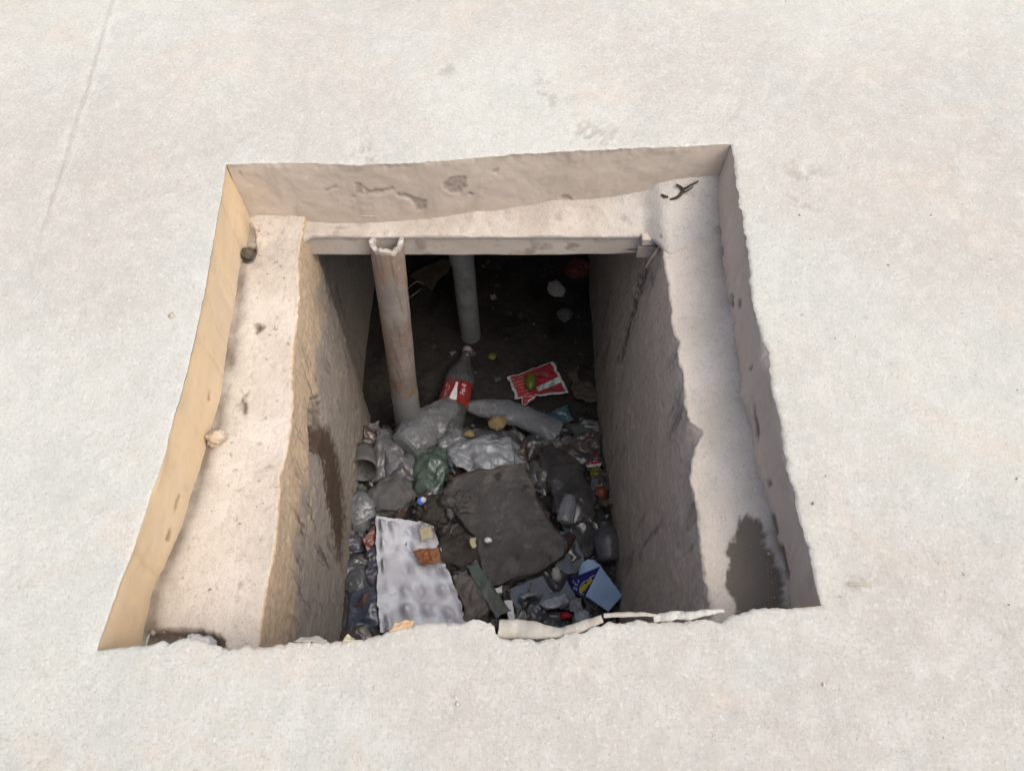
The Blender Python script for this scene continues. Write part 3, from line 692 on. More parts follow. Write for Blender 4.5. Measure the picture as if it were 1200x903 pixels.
M_ORANGE = m_plain("leaf_rust", (0.30, 0.10, 0.03), (0.24, 0.09, 0.035), 25, 0.5, 0.4, 0.4, 0.002, 60, 0.15)
M_VINYL = m_plain("vinyl_dark", (0.066, 0.066, 0.070), (0.098, 0.098, 0.102), 12, 0.24, 1.0, 0.3, 0.002, 60, 0.25, (0.10, 0.09, 0.075))
M_BLUEB = m_plain("board_blue_grey", (0.12, 0.155, 0.21), (0.16, 0.20, 0.26), 12, 0.55, 0.4, 0.3, 0.002, 60, 0.3)
M_GREENST = m_plain("strip_dark_green", (0.07, 0.10, 0.09), (0.10, 0.14, 0.12), 16, 0.5, 0.4, 0.3, 0.002, 60, 0.3)
PIT_DIM = 1.0
M_SKY = m_plain("carton_light_blue", (0.30, 0.45, 0.68), (0.36, 0.50, 0.72), 12, 0.5, 0.4, 0.15, 0.001, 80, 0.12, (0.16, 0.20, 0.26))
PIT_DIM = 0.8
M_NAVY = m_plain("carton_navy", (0.018, 0.022, 0.17), (0.025, 0.03, 0.21), 30, 0.45, 0.4, 0.0)
M_YEL = m_plain("print_yellow", (0.55, 0.46, 0.03), (0.48, 0.42, 0.05), 40, 0.5, 0.4, 0.0)
M_LILAC = m_plain("print_pale", (0.55, 0.55, 0.68), (0.5, 0.5, 0.62), 40, 0.5, 0.4, 0.0)
M_WHITE = m_plain("scrap_white", (0.66, 0.67, 0.70), (0.74, 0.75, 0.78), 40, 0.5, 0.4, 0.3, 0.001, 90, 0.12)
PIT_DIM = 0.7
M_LIMEF = m_plain("fruit_yellow_green", (0.21, 0.20, 0.03), (0.14, 0.16, 0.03), 30, 0.5, 0.4, 0.3, 0.002, 90, 0.45, (0.10, 0.08, 0.03), 35)
M_MANGO = m_plain("fruit_green", (0.10, 0.18, 0.02), (0.22, 0.22, 0.03), 28, 0.4, 0.5, 0.2, 0.001, 120, .2)
M_TOM = m_plain("fruit_orange_red", (0.24, 0.06, 0.028), (0.19, 0.045, 0.025), 30, 0.4, 0.4, 0.3, 0.002, 90, 0.4)
M_POT = m_plain("peel_tan", (0.28, 0.21, 0.11), (0.36, 0.28, 0.15), 30, 0.6, 0.3, 0.4, 0.002, 90, 0.35)
M_CREAM = m_plain("scrap_cream", (0.50, 0.46, 0.30), (0.56, 0.53, 0.38), 30, 0.7, 0.3, 0.3, 0.001, 90, 0.1)
M_REDW = m_plain("wrapper_dull_red", (0.22, 0.06, 0.05), (0.15, 0.06, 0.055), 40, 0.35, 0.5, 0.3, 0.001, 90, 0.3)
M_TEAL = m_plain("wrapper_teal", (0.06, 0.13, 0.20), (0.11, 0.19, 0.22), 45, 0.35, 0.5, 0.3, 0.001, 90, 0.3)
M_BROWN = m_plain("leaf_brown", (0.085, 0.070, 0.052), (0.12, 0.10, 0.075), 20, 0.7, 0.3, 0.5, 0.002, 60, 0.2)
M_BLUEC = m_plain("cap_blue", (0.04, 0.13, 0.62), (0.05, 0.16, 0.66), 30, 0.4, 0.5, 0.0)
M_VIOLET = m_film("film_violet", (0.085, 0.09, 0.13), (0.14, 0.14, 0.19), 0.12, 0.3, 0.4)
M_RED = m_plain("print_red", (0.50, 0.025, 0.03), (0.44, 0.02, 0.03), 40, 0.4, 0.5, 0.2, 0.001, 90, 0.15)
PIT_DIM = 1.0
M_TWIG = m_plain("twig_black", (0.035, 0.03, 0.028), (0.06, 0.05, 0.045), 60, 0.8, 0.2, 0.4, 0.001, 200)
M_WOOD = m_plain("wood_pale", (0.34, 0.29, 0.22), (0.42, 0.36, 0.28), 50, 0.8, 0.2, 0.4, 0.001, 200)
M_CARD = m_plain("card_tan", (0.46, 0.31, 0.18), (0.54, 0.39, 0.25), 40, 0.8, 0.2, 0.3, 0.001, 200)
M_DUSTY = m_plain("conduit_cream", (0.28, 0.27, 0.235), (0.36, 0.35, 0.31), 25, 0.8, 0.25, 0.5, 0.002, 90, 0.4, (0.28, 0.255, 0.215), 30)
M_CLODP = m_plain("clod_dry", (0.36, 0.29, 0.22), (0.44, 0.37, 0.29), 40, 0.9, 0.2, 0.6, 0.003, 90)

# ------------------------------------------------------------------ the rubbish, from the back forwards
# soft-drink bottle with red label, lying with its neck away from the viewer
nk = Gp(548, 409, 0.045); bs = Gp(521, 512, 0.050)
bt = thing("drink_bottle", (bs[0], bs[1], bs[2] - 0.05), "dark clear drink bottle with a red label, its neck pointing away", "bottle")
lathe("bottle_shell", bs, nk, [(0, .001), (0, .034), (.02, .045), (.08, .0475), (.30, .0455), (.55, .0475), (.64, .047), (.74, .038), (.84, .023), (.905, .0145), (.915, .0165), (.925, .0135), (1.0, .0135), (1.0, .010)], F_SMOKE, 56, 0.12, 14, 5, parent=bt, sub=8, flat=.8)
M = Mat("bottle_label_red", 0.35, 0.5)
uvn = M.n("ShaderNodeUVMap"); sp = M.n("ShaderNodeSeparateXYZ"); M.l(uvn.outputs[0], sp.inputs[0])
red = M.mix(M.ramp(M.noise(20, 3), .4, .6), (0.27, 0.026, 0.024), (0.19, 0.02, 0.02))
lx, ly = sp.outputs[0], sp.outputs[1]
def band(M, x, c, hw, s=0.01): return M.ramp(M.math('ABSOLUTE', M.math('SUBTRACT', x, c), 0), hw, hw + s, 1, 0)
# white bottle outline on the label, narrower towards its neck
hw = M.math('ADD', 0.012, M.math('MULTIPLY', M.ramp(ly, .10, .80, 1, 0), 0.026))
d_ = M.math('ABSOLUTE', M.math('SUBTRACT', lx, 0.245), 0)
sil = M.math('MULTIPLY', M.math('LESS_THAN', d_, hw), M.math('MULTIPLY', M.math('GREATER_THAN', ly, 0.06), M.math('LESS_THAN', ly, 0.86)))
edge_ = M.math('MULTIPLY', band(M, lx, 0.205, 0.007, .004), M.math('GREATER_THAN', ly, 0.3))
c = M.mix(M.math('MULTIPLY', edge_, .9), red, (0.03, 0.015, 0.05))
c = M.mix(sil, c, (0.72, 0.74, 0.78))
txt = M.math('MULTIPLY', M.math('MULTIPLY', band(M, lx, 0.165, 0.022), M.math('GREATER_THAN', M.noise(85, 2), 0.5)), band(M, ly, 0.62, 0.22))
c = M.mix(M.math('MULTIPLY', txt, .75), c, (0.62, 0.50, 0.56)); 
txt2 = M.math('MULTIPLY', M.math('MULTIPLY', band(M, lx, 0.335, 0.02), M.math('GREATER_THAN', M.noise(120, 2), 0.54)), band(M, ly, 0.5, 0.3))
c = M.mix(M.math('MULTIPLY', txt2, .6), c, (0.60, 0.42, 0.45)); c = M.mix(M.ramp(M.noise(24, 6, .7), .47, .68, 0, .85), c, (0.075, .066, .06)); M.col(c)
q0 = bs + (nk - bs) * 0.32; q1 = bs + (nk - bs) * 0.56
lathe("label", q0, q1, [(0, .0478), (.5, .0490), (1, .0488)], M.m, 72, 0.12, 14, 5, parent=bt, sub=12, flat=.82)
lathe("bottle_cap", bs + (nk - bs) * 0.955, bs + (nk - bs) * 1.008, [(0, .0145), (0.02, .0155), (.95, .0155), (1, .014), (1, .001)], m_plain("cap_dull_grey", (0.22, 0.20, 0.20), (0.28, .26, .26), 40), 32, parent=bt)

lathe_o = lathe("drink_bottle", Gp(474, 524, .075), Gp(531, 474, .085), [(0, .001), (0, .040), (.03, .052), (.25, .058), (.55, .054), (.80, .045), (.95, .040), (1, .034)], F_CLEAR, 72, 0.30, 17, 21, flat=.72, sub=12)
tag(lathe_o, "crushed cloudy grey plastic bottle touching the foot of the front pipe", "bottle")
o = lathe("drink_bottle", Gp(657, 508, .05), Gp(548, 475, .06), [(0, .001), (0.0, .036), (.03, .041), (.3, .037), (.62, .038), (.85, .030), (.97, .018), (1, .012)], F_CLEAR, 72, 0.26, 16, 31, flat=.6, bend=.06, sub=12)
tag(o, "long flattened cloudy bottle lying across the back of the rubbish heap", "bottle")
patch("plastic_bag", px4([(545, 505), (600, 508), (606, 540), (540, 535)], [.05, .05, .05, .05]), 60, 50, 0.020, 22, 33, F_GREY, 0.0012, 0.012, lab="crumpled grey plastic under the tan round peel", cat="plastic bag", dome=.02)
patch("plastic_bag", px4([(528, 518), (613, 520), (612, 552), (515, 566)], [.075, .07, .05, .05]), 80, 60, 0.020, 19, 34, F_PALE, 0.0012, 0.012, lab="pale crumpled plastic bag draped behind the dark stone slab", cat="plastic bag", dome=.03)
patch("plastic_bag", px4([(506, 508), (548, 498), (560, 524), (512, 530)], [.06, .05, .06, .05]), 60, 50, 0.018, 20, 35, F_CLEAR, 0.0012, 0.012, lab="clear crumpled plastic just right of the crushed bottle", cat="plastic bag", dome=.02)
patch("plastic_bag", px4([(484, 523), (524, 520), (530, 578), (484, 580)], [.06, .06, .06, .03]), 60, 80, 0.024, 18, 36, F_GREEN, 0.0012, 0.012, lab="crumpled green translucent plastic bag beside the round grey rock", cat="plastic bag", dome=.03)
patch("plastic_bag", px4([(438, 500), (462, 505), (482, 552), (455, 560)], [.04, .05, .05, .04]), 50, 70, 0.020, 18, 37, F_CLEAR, 0.0012, 0.012, lab="clear crumpled plastic between open cup and crushed bottle", cat="plastic bag", dome=.02)
patch("plastic_bag", px4([(406, 578), (432, 572), (440, 606), (412, 625)], [.04, .04, .04, .03]), 50, 60, 0.016, 20, 38, F_CLEAR, 0.0012, 0.012, lab="torn clear plastic against the left wall below the open cup", cat="plastic bag", dome=.015)
# open cup
cf = Gp(425, 550, .075); dv = ray(425, 550) * .7 + np.array([.05, SP, CP]) * .6; cb = cf + .085 * dv / np.linalg.norm(dv)
cup = thing("plastic_cup", (cf[0], cf[1] + .03, cf[2] - .04), "grey round plastic cup lying with its open mouth facing the viewer", "cup")
PIT_DIM = 0.65
M_CUP = m_plain("cup_grey", (0.15, 0.15, 0.155), (0.20, 0.20, 0.205), 20, .6, .4, .3, .001, 80, .35)
lathe("cup_wall", cb, cf, [(0, .001), (0, .027), (.04, .030), (1, .041), (1.01, .0395), (0.99, .038), (0.06, .027), (.05, .001)], M_CUP, 48, parent=cup)
lathe("rim", cb + (cf - cb) * .97, cb + (cf - cb) * 1.03, [(0, .041), (.3, .0425), (.8, .0425), (1, .041), (.8, .038)], M_CUP, 48, parent=cup)
blob("rock", Gp(457, 582, .022), (.066, .058, .042), 41, .30, 1.6, M_STONE, 5, .3, facet=.05, lab="round grey rock in front of the open cup", cat="rock")
# big dark slab and its clods
ZS = float(Gp(590, 610, 0)[2]) + 0.085
o = stone_slab("stone_slab", [(521,578),(532,560),(560,551),(612,547),(622,565),(632,588),(646,610),(662,634),(663,650),(640,662),(606,675),(574,685),(566,668),(562,650),(556,628),(536,606)], ZS, 0.075, M_SLABST, 44, tilty=.10, tiltx=.03, amp=.0048)
tag(o, "broad dark broken stone slab in the middle of the heap", "stone")
blob("mud_clod", Gp(541, 645, .03), (.068, .062, .045), 45, .45, 1.8, M_MUD, 5, .2, facet=.08, lab="dark mud clod left of the stone slab's near corner", cat="clod")
blob("mud_clod", Gp(508, 602, .03), (.045, .044, .035), 46, .5, 2.0, M_MUD, 5, .6, facet=.1, lab="dark mud clod touching the pale egg tray's upper corner", cat="clod")
blob("mud_clod", Gp(540, 588, .075), (.048, .05, .034), 47, .5, 2.0, M_SLABST, 5, 1.1, facet=.08, lab="muddy lump on the upper left edge of the stone slab", cat="clod")
# egg tray
def tray_fn(s, t):
    k = sst(.03, .14, s) * sst(0.01, .07, t); wq = 0.25 * np.sin(5 * s + 3 * t) 
    r_ = np.random.RandomState(5); h = 0
    for i in range(5):
        for j in range(6):
            cx, cy = (i + .45 + .12 * r_.randn()) / 4.4, (j + .5 + .12 * r_.randn()) / 5.4; am = r_.choice([1, 1, 1, -.7, .35]) * r_.uniform(.6, 1.2)
            h = h + am * np.exp(-(((s - cx) * 4.4) ** 2 + ((t - cy) * 5.4) ** 2) / (2 * .22 ** 2))
    return k * 0.032 * h
patch("egg_tray", px4([(440, 604), (504, 612), (552, 742), (445, 740)], [.06, .045, .05, .06]), 110, 130, 0.004, 7, 51, M_TRAY, .003, .003, lab="pale moulded egg tray lying at the near left of the heap", cat="egg tray", fn=tray_fn, ev=.5)
patch("rotten_leaf", px4([(483, 646), (512, 640), (518, 660), (491, 663)], [.085, .085, .08, .08]), 40, 30, .010, 28, 52, M_ORANGE, .0015, .006, lab="rust-orange crumpled leaf lying on the egg tray", cat="leaf")
patch("paper_scrap", px4([(490, 620), (502, 617), (506, 629), (493, 632)], .085), 16, 16, .004, 40, 53, M_CREAM, .002, .004, lab="cream scrap above the orange leaf", cat="scrap")
patch("paper_scrap", px4([(550, 630), (558, 630), (558, 640), (553, 641)], .105), 14, 14, .004, 40, 54, M_CREAM, .002, .003, lab="small yellow scrap on the clod by the stone slab", cat="scrap")
blob("pebble", Gp(572, 633, .10), (.010, .008, .007), 55, .4, 2, M_WHITE, 3, lab="tiny white pebble on the stone slab", cat="pebble")
patch("plastic_bag", px4([(520, 662), (556, 668), (588, 722), (545, 735)], [.05, .05, .03, .05]), 60, 60, .016, 16, 56, m_plain("bag_muddy_mauve", (0.14, .125, .12), (.20, .18, .175), 14, .6, .3, .4, .002, 60, .4), .0015, .01, lab="muddy mauve crumpled bag right of the egg tray", cat="plastic bag", dome=.02)
patch("plastic_strip", px4([(546, 662), (560, 660), (598, 716), (580, 724)], [.07, .075, .06, .06]), 20, 70, .006, 14, 57, M_GREENST, .003, .003, lab="dark green strip slanting below the stone slab", cat="strip")
cp = Gp(493.5, 587, .075)
cap = thing("bottle_cap", cp - np.array([0, 0, .006]), "small bright blue bottle cap near the green bag", "bottle cap")
lathe("cap_side", cp + np.array([0, .004, -.006]), cp + np.array([0, -.002, .006]), [(0, .0105), (.9, .0105), (1, .009), (1, .0003)], M_BLUEC, 28, parent=cap)
lathe("cap_liner", cp + np.array([0.004, .003, .004]), cp + np.array([.010, .000, .007]), [(0, .008), (1, .007), (1, .0003)], M_WHITE, 20, parent=cap)
# dark vinyl
patch("vinyl_sheet", px4([(626, 522), (672, 532), (711, 618), (650, 610)], [.06, .04, .03, .06]), 90, 120, .012, 7, 61, M_VINYL, .003, .010, lab="large folded dark vinyl sheet right of the stone slab", cat="sheet", dome=.035)
patch("vinyl_sheet", px4([(656, 600), (708, 602), (698, 664), (670, 660)], [.06, .03, .02, .03]), 60, 70, .012, 9, 62, M_VINYL, .003, .010, lab="smaller dark vinyl fold above the blue carton", cat="sheet", dome=.015)
patch("vinyl_sheet", px4([(640, 520), (672, 512), (678, 530), (648, 540)], [.04, .02, .02, .04]), 40, 30, .012, 20, 63, M_BROWN, .002, .008, lab="dark curled scrap behind the large vinyl sheet", cat="sheet", dome=.015)
lathe_o = lathe("plastic_cup", Gp(662, 612, .10), Gp(668, 580, .105), [(0, .001), (0, .020), (.05, .023), (.6, .022), (1, .016), (.98, .012)], F_CLEAR, 40, .22, 30, 64, flat=.7)
tag(lathe_o, "small crushed clear plastic cup lying on the vinyl sheet", "cup")
lathe_o = lathe("drink_bottle", Gp(716, 658, .03), Gp(708, 612, .04), [(0, .001), (0, .030), (.04, .036), (.6, .036), (.8, .026), (.95, .013), (1, .012)], F_SMOKE, 48, .08, 16, 65)
tag(lathe_o, "black smoky bottle wedged between vinyl and right wall", "bottle")
patch("plastic_board", px4([(655, 622), (671, 624), (692, 668), (650, 674)], [.05, .05, .04, .045]), 24, 40, .006, 9, 66, M_BLUEB, .003, .003, lab="blue grey flat board between stone slab and blue carton", cat="board")
patch("plastic_board", px4([(594, 692), (654, 664), (676, 700), (608, 722)], [.03, .03, .03, .03]), 50, 40, .006, 9, 67, M_BLUEB, .003, .003, lab="wider blue grey board in front of the stone slab", cat="board")
# light blue folded carton with printed side
ct = thing("snack_carton", Gp(700, 690, 0), "light blue folded carton with a navy printed side by the right wall", "carton")
A1, A2, A3, A4 = Gp(704, 663, .115), Gp(729.5, 698, .075), Gp(713, 716.5, .045), Gp(686, 698, .085)
L1, L2 = Gp(665, 679, .030), Gp(672, 693, .025)
def plate(name, pts, mat, th=.0022, nu=10, nv=10, amp=.0008, seed=1): return patch(name, pts, nu, nv, amp, 12, seed, mat, th, .0, parent=ct)
plate("panel", [A1, A2, A3, A4], M_SKY, .004, 30, 30, .0022, 3)
plate("printed_panel", [A1, A4, L2, L1], M_NAVY, .003, 24, 24, .001, 4)
plate("base_panel", [L1, L2, Gp(711, 715, .005), Gp(726, 698, .012)], M_SKY, .003, 8, 8, 0, 5)
fl = [(678.5, 675), (679, 667), (682, 659.5), (689, 655), (696, 656), (701, 660), (703.5, 664)]
fw = [Gp(u, v, .055 + .05 * (k / 6)) for k, (u, v) in enumerate(fl)]
fb = [L1 + (A1 - L1) * t - np.array([0, 0, .004]) for t in np.linspace(.35, 1, 7)]
Vt = np.array([fw, [(p + q) / 2 + np.array([0, .004, .004]) for p, q in zip(fw, fb)], fb]).reshape(-1, 3); F7 = gridF(3, 7)
mk("flap", np.concatenate([Vt, Vt - np.array([.0005, .002, .002])]), np.concatenate([F7, F7[:, ::-1] + 21]), M_SKY, ct)
nL = np.cross(A1 - A4, L1 - A4); nL /= np.linalg.norm(nL); nL = nL if nL[2] > 0 else -nL
def onL(a, b): return (A1 * (1 - a) + A4 * a) * (1 - b) + (L1 * (1 - a) + L2 * a) * b + nL * .0028
def strokes(name, lines, r, mat):
    V = []; F = []
    for ln in lines:
        pts = [onL(*q) for q in ln]
        for k in range(len(pts) - 1):
            d = pts[k + 1] - pts[k]; d /= np.linalg.norm(d); s_ = np.cross(nL, d) * r; n0 = len(V)
            a, b = pts[k] - d * r * .5, pts[k + 1] + d * r * .5
            V += [a - s_, b - s_, b + s_, a + s_, a - s_ + nL * .0008, b - s_ + nL * .0008, b + s_ + nL * .0008, a + s_ + nL * .0008]
            F += [[n0 + 4, n0 + 5, n0 + 6, n0 + 7], [n0, n0 + 1, n0 + 5, n0 + 4], [n0 + 1, n0 + 2, n0 + 6, n0 + 5], [n0 + 2, n0 + 3, n0 + 7, n0 + 6], [n0 + 3, n0, n0 + 4, n0 + 7]]
    mk(name, V, F, mat, ct, smooth=False)
strokes("lettering", [[(.50, .02), (.42, .10), (.60, .06)], [(.58, .10), (.50, .17), (.68, .13), (.60, .20)], [(.60, .22), (.80, .16)], [(.62, .26), (.58, .33), (.74, .36), (.84, .24), (.70, .26)], [(.66, .36), (.92, .30)], [(.74, .42), (.90, .40)]], .0030, M_YEL)
strokes("lettering_outline", [[(.30, .02), (.34, .14), (.44, .24), (.46, .38), (.58, .46), (.80, .50), (.95, .36), (.97, .10)]], .0011, M_LILAC)
strokes("small_print", [[(.30, .62), (.42, .60)], [(.50, .66), (.60, .64)], [(.40, .74), (.55, .74)], [(.72, .70), (.86, .66)], [(.24, .80), (.36, .82)], [(.66, .82), (.80, .80)]], .0016, M_LILAC)
PIT_DIM = 0.8
# near scraps
patch("foil_strip", px4([(591, 704), (600, 702), (603, 726), (597, 727)], .055), 14, 30, .005, 30, 71, M_WHITE, .0015, .002, lab="narrow shiny white strip in front of the stone slab", cat="strip")
patch("paper_scrap", px4([(577, 689), (588, 686), (590, 696), (579, 697)], .06), 20, 16, .006, 40, 72, M_WHITE, .002, .004, lab="white crumpled scrap at the stone slab's near corner", cat="scrap", dome=.006)
patch("plastic_bag", px4([(626, 706), (664, 690), (668, 704), (634, 718)], [.06, .06, .055, .05]), 60, 40, .014, 26, 73, F_PALE, .0015, .008, lab="small pale crumpled bag between blue board and carton", cat="plastic bag", dome=.018)
patch("plastic_bag", px4([(606, 698), (630, 688), (632, 696), (610, 704)], [.055, .055, .055, .05]), 40, 24, .010, 30, 74, F_CLEAR, .0015, .006, lab="thin clear plastic twist on the wider blue board", cat="plastic bag", dome=.01)
blob("pebble", Gp(652, 673, .055), (.012, .019, .012), 75, .4, 2, M_PALEST, 4, lab="pale greenish stone at the near edge of the stone slab", cat="pebble")
blob("pebble", Gp(663, 721, .04), (.014, .010, .010), 76, .4, 2, M_RED, 3, lab="small red bit below the pale bag", cat="bit")
patch("plastic_bag", px4([(668, 718), (690, 712), (694, 728), (674, 732)], .045), 40, 30, .012, 30, 77, F_PALE, .0015, .006, lab="pale crumpled scrap right of the small red bit", cat="plastic bag", dome=.012)
# lower left
patch("plastic_bag", px4([(408, 688), (446, 676), (450, 742), (400, 752)], [.04, .03, .045, .03]), 70, 70, .020, 14, 81, F_BLUE, .0015, .012, lab="large dark blue bag in the near left corner", cat="plastic bag", dome=.03)
patch("plastic_bag", px4([(428, 640), (447, 640), (447, 682), (424, 686)], [.05, .03, .03, .05]), 40, 50, .016, 24, 82, M_VIOLET, .0015, .008, lab="violet crumpled plastic left of the egg tray", cat="plastic bag", dome=.02)
patch("food_wrapper", px4([(426, 632), (440, 612), (444, 626), (432, 652)], [.055, .05, .05, .055]), 24, 40, .007, 28, 83, M_REDW, .0012, .004, lab="dull red wrapper by the egg tray's upper left corner", cat="wrapper")
patch("plastic_bag", px4([(401, 626), (424, 622), (428, 650), (402, 660)], [.03, .04, .04, .03]), 40, 40, .016, 24, 84, M_VIOLET, .0015, .008, lab="lilac crumpled bag touching the left wall", cat="plastic bag", dome=.02)
patch("plastic_bag", px4([(400, 658), (428, 654), (430, 694), (400, 700)], [.03, .045, .04, .03]), 40, 50, .016, 22, 85, F_GREY, .0015, .008, lab="dark grey bag between lilac bag and large blue bag", cat="plastic bag", dome=.02)
# red wrapper with green fruit
M = Mat("wrapper_red_print", 0.3, 0.5)
uvn = M.n("ShaderNodeUVMap"); sp = M.n("ShaderNodeSeparateXYZ"); M.l(uvn.outputs[0], sp.inputs[0]); X_, Y_ = sp.outputs[0], sp.outputs[1]
red = M.mix(M.ramp(M.noise(30, 3), .4, .6), (0.34, 0.030, 0.042), (0.25, 0.04, 0.05))
ln = M.math('MULTIPLY', M.math('GREATER_THAN', M.math('SINE', M.math('MULTIPLY', Y_, 46), 0), 0.25), M.math('MULTIPLY', M.math('LESS_THAN', X_, .34), M.math('GREATER_THAN', M.noise(90, 2), .46)))
c = M.mix(M.math('MULTIPLY', ln, .55), red, (0.45, 0.28, 0.22))
bigt = M.math('MULTIPLY', M.math('LESS_THAN', Y_, .5), M.math('MULTIPLY', M.math('GREATER_THAN', X_, .5), M.math('GREATER_THAN', M.noise(42, 1, .4), .58)))
c = M.mix(M.math('MULTIPLY', bigt, .8), c, (0.16, 0.01, 0.02))
rib = band(M, M.math('ADD', Y_, M.math('MULTIPLY', X_, 0.35)), 0.90, 0.075, .02); rib = M.math('MULTIPLY', rib, M.math('GREATER_THAN', X_, .46))
c = M.mix(rib, c, (0.60, 0.68, 0.68))
ed_ = M.math('MAXIMUM', M.math('MAXIMUM', M.math('LESS_THAN', X_, .055), M.math('GREATER_THAN', X_, .945)), M.math('MAXIMUM', M.math('LESS_THAN', Y_, .03), M.math('GREATER_THAN', Y_, .94)))
c = M.mix(ed_, c, (0.50, 0.50, 0.52)); c = M.mix(M.ramp(M.noise(30, 6, .7), .50, .70, 0, .8), c, (0.06, .052, .045)); M.col(c)
patch("food_wrapper", [Gp(595, 442, .02), Gp(648, 423, .02), Gp(667, 460, .022), Gp(604, 467, .02)], 60, 44, .006, 16, 91, M.m, .0012, .003, lab="red printed food wrapper with silvery edges on the black mud", cat="wrapper")
patch("food_wrapper", [Gp(611, 465, .03), Gp(628, 461, .03), Gp(626, 468, .028), Gp(612, 476, .025)], 20, 14, .004, 30, 92, M.m, .0012, .002, lab="torn red wrapper corner below the printed wrapper", cat="wrapper")
blob("fruit", Gp(622, 447, .042), (.0175, .031, .017), 93, .06, 1, M_MANGO, 4, -.1, lab="green oval fruit lying on the red printed wrapper", cat="fruit")
blob("fruit", Gp(577, 418, .003), (.014, .013, .011), 94, .35, 1.2, M_LIMEF, 4, lab="yellow fruit half sunk in mud behind the printed wrapper", cat="fruit")
blob("rock", Gp(651, 338, .012), (.028, .034, .024), 95, .35, 1.2, M_PALEST, 4, .4, facet=.15, lab="pale rock in the mud deep behind the lintel", cat="rock")
blob("rock", Gp(662, 368, .006), (.027, .026, .018), 96, .4, 1.3, M_STONE, 4, 1.0, facet=.2, lab="dull half sunk rock below the pale rock", cat="rock")
patch("food_wrapper", px4([(684, 534), (702, 530), (706, 544), (688, 548)], [.03, .03, .03, .03]), 36, 30, .012, 32, 97, M.m, .0012, .005, lab="small crumpled red and silver wrapper by the right wall", cat="wrapper", dome=.012)
blob("fruit", Gp(699, 554, .012), (.020, .022, .018), 98, .3, 1, M_LIMEF, 4, lab="yellow green round fruit by the right wall", cat="fruit")
blob("fruit", Gp(705, 578, .010), (.017, .021, .013), 99, .5, 1.2, M_TOM, 4, lab="orange red fruit squashed against the right wall", cat="fruit")
blob("fruit", Gp(583, 495, .095), (.026, .023, .014), 100, .4, 1.2, M_POT, 4, .5, lab="round tan peel on top of the grey plastic", cat="peel")
blob("fruit", Gp(550, 508, .09), (.016, .012, .010), 101, .5, 1.2, M_POT, 3, lab="small tan peel left of the larger tan peel", cat="peel")
patch("food_wrapper", px4([(638, 484), (664, 474), (672, 494), (646, 502)], .02), 36, 30, .010, 28, 102, M_TEAL, .0012, .006, lab="teal crumpled wrapper in front of the printed wrapper", cat="wrapper", dome=.008)
patch("rotten_leaf", px4([(664, 452), (690, 444), (706, 466), (674, 474)], .015), 40, 36, .010, 18, 103, M_BROWN, .0015, .010, lab="brown wet leaf right of the printed wrapper", cat="leaf", dome=.008)
patch("rotten_leaf", px4([(668, 436), (680, 426), (678, 446), (670, 450)], .02), 20, 26, .008, 28, 104, M_BROWN, .0015, .006, lab="curled brown leaf touching the printed wrapper's corner", cat="leaf")
patch("plastic_bag", px4([(660, 304), (690, 302), (692, 320), (664, 324)], .015), 40, 30, .016, 18, 105, M_REDW, .0015, .010, lab="dull reddish bag at the far right under the lintel", cat="plastic bag", dome=.02)
patch("plastic_board", px4([(478, 322), (520, 302), (536, 306), (506, 338)], [.04, .04, .04, .04]), 40, 30, .006, 9, 106, M_BROWN, .006, .006, lab="dim flat board in the dark between the two pipes", cat="board")
for k, (a, b, c_, lab) in enumerate((((478, 338), (488, 330), (497, 334), "thin pale stem, longer of the two behind the front pipe"), ((476, 350), (484, 346), (494, 338), "thin pale stem, shorter of the two behind the front pipe"))):
    tag(tube("grass_stem", [Gp(*a, .01), Gp(*b, .045), Gp(*c_, .03)], [.0018, .0018, .001], M_CREAM, 6), lab, "stem")

# ------------------------------------------------------------------ bits on the ledges and along the rim
PIT_DIM = 1.0
def L(u, v, z=ZL): return P(u, v, z)
blob("mortar_lump", L(253, 513, -.137), (.017, .014, .014), 121, .5, 2, M_CLODP, 4, .5, facet=.1, lab="dry mortar lump on the left ledge, mid way along", cat="lump")
blob("mortar_lump", L(290, 298, -.140), (.013, .012, .012), 122, .5, 2, M_BROWN, 4, lab="dark lump in the far corner of the left ledge", cat="lump")
patch("paper_scrap", [L(291, 254, -.11), L(298, 258, -.115), L(304, 270, -.125), L(297, 268, -.125)], 12, 18, .003, 40, 123, M_CLODP, .0015, .002, lab="pale curled scrap in the far corner of the left ledge", cat="scrap")
def Bd(u, v, dz=0.0):
    z = -0.12
    for k in range(25):
        q = P(u, v, z); X, Y = q[0], q[1]; e_ = float(sst(0.275, 0.315, np.array(X))); y0 = float(y_far(X)) + 0.030; y1 = YB - 0.006 - e_ * .05
        t_ = min(max((y0 - Y) / (y0 - y1), 0), 1); z0 = float(np.interp(X, Aw[:, 0], Aw[:, 2])); z1 = (ZT + .003) * (1 - e_) + (ZL - .006) * e_
        z = 0.5 * z + 0.5 * (z0 + (z1 - z0) * t_ ** .5 + dz)
    return P(u, v, z)
tw = thing("twig", Bd(790, 228, 0), "black forked twig in the far right corner of the ledge", "twig")
tube("stem", [Bd(793, 216, .010), Bd(799.5, 221, .007), Bd(798, 227, .007), Bd(793, 231.5, .007), Bd(785, 234, .006)], [.002, .0032, .0034, .0036, .002], M_TWIG, 8, tw, .001)
tube("branch", [Bd(799, 223, .008), Bd(808, 218, .010), Bd(818, 212, .012)], [.0028, .0024, .0018], M_TWIG, 8, tw, .001)
tube("branch", [Bd(799, 226, .007), Bd(805, 224, .009), Bd(812, 219, .010)], [.002, .0018, .001], M_TWIG, 8, tw, .001)
tag(tube("twig", [Bd(775, 228, .005), Bd(779, 230.5, .006), Bd(783, 231, .005)], [.002, .0032, .0022], M_TWIG, 8, None, .001), "short black twig piece beside the forked twig", "twig")
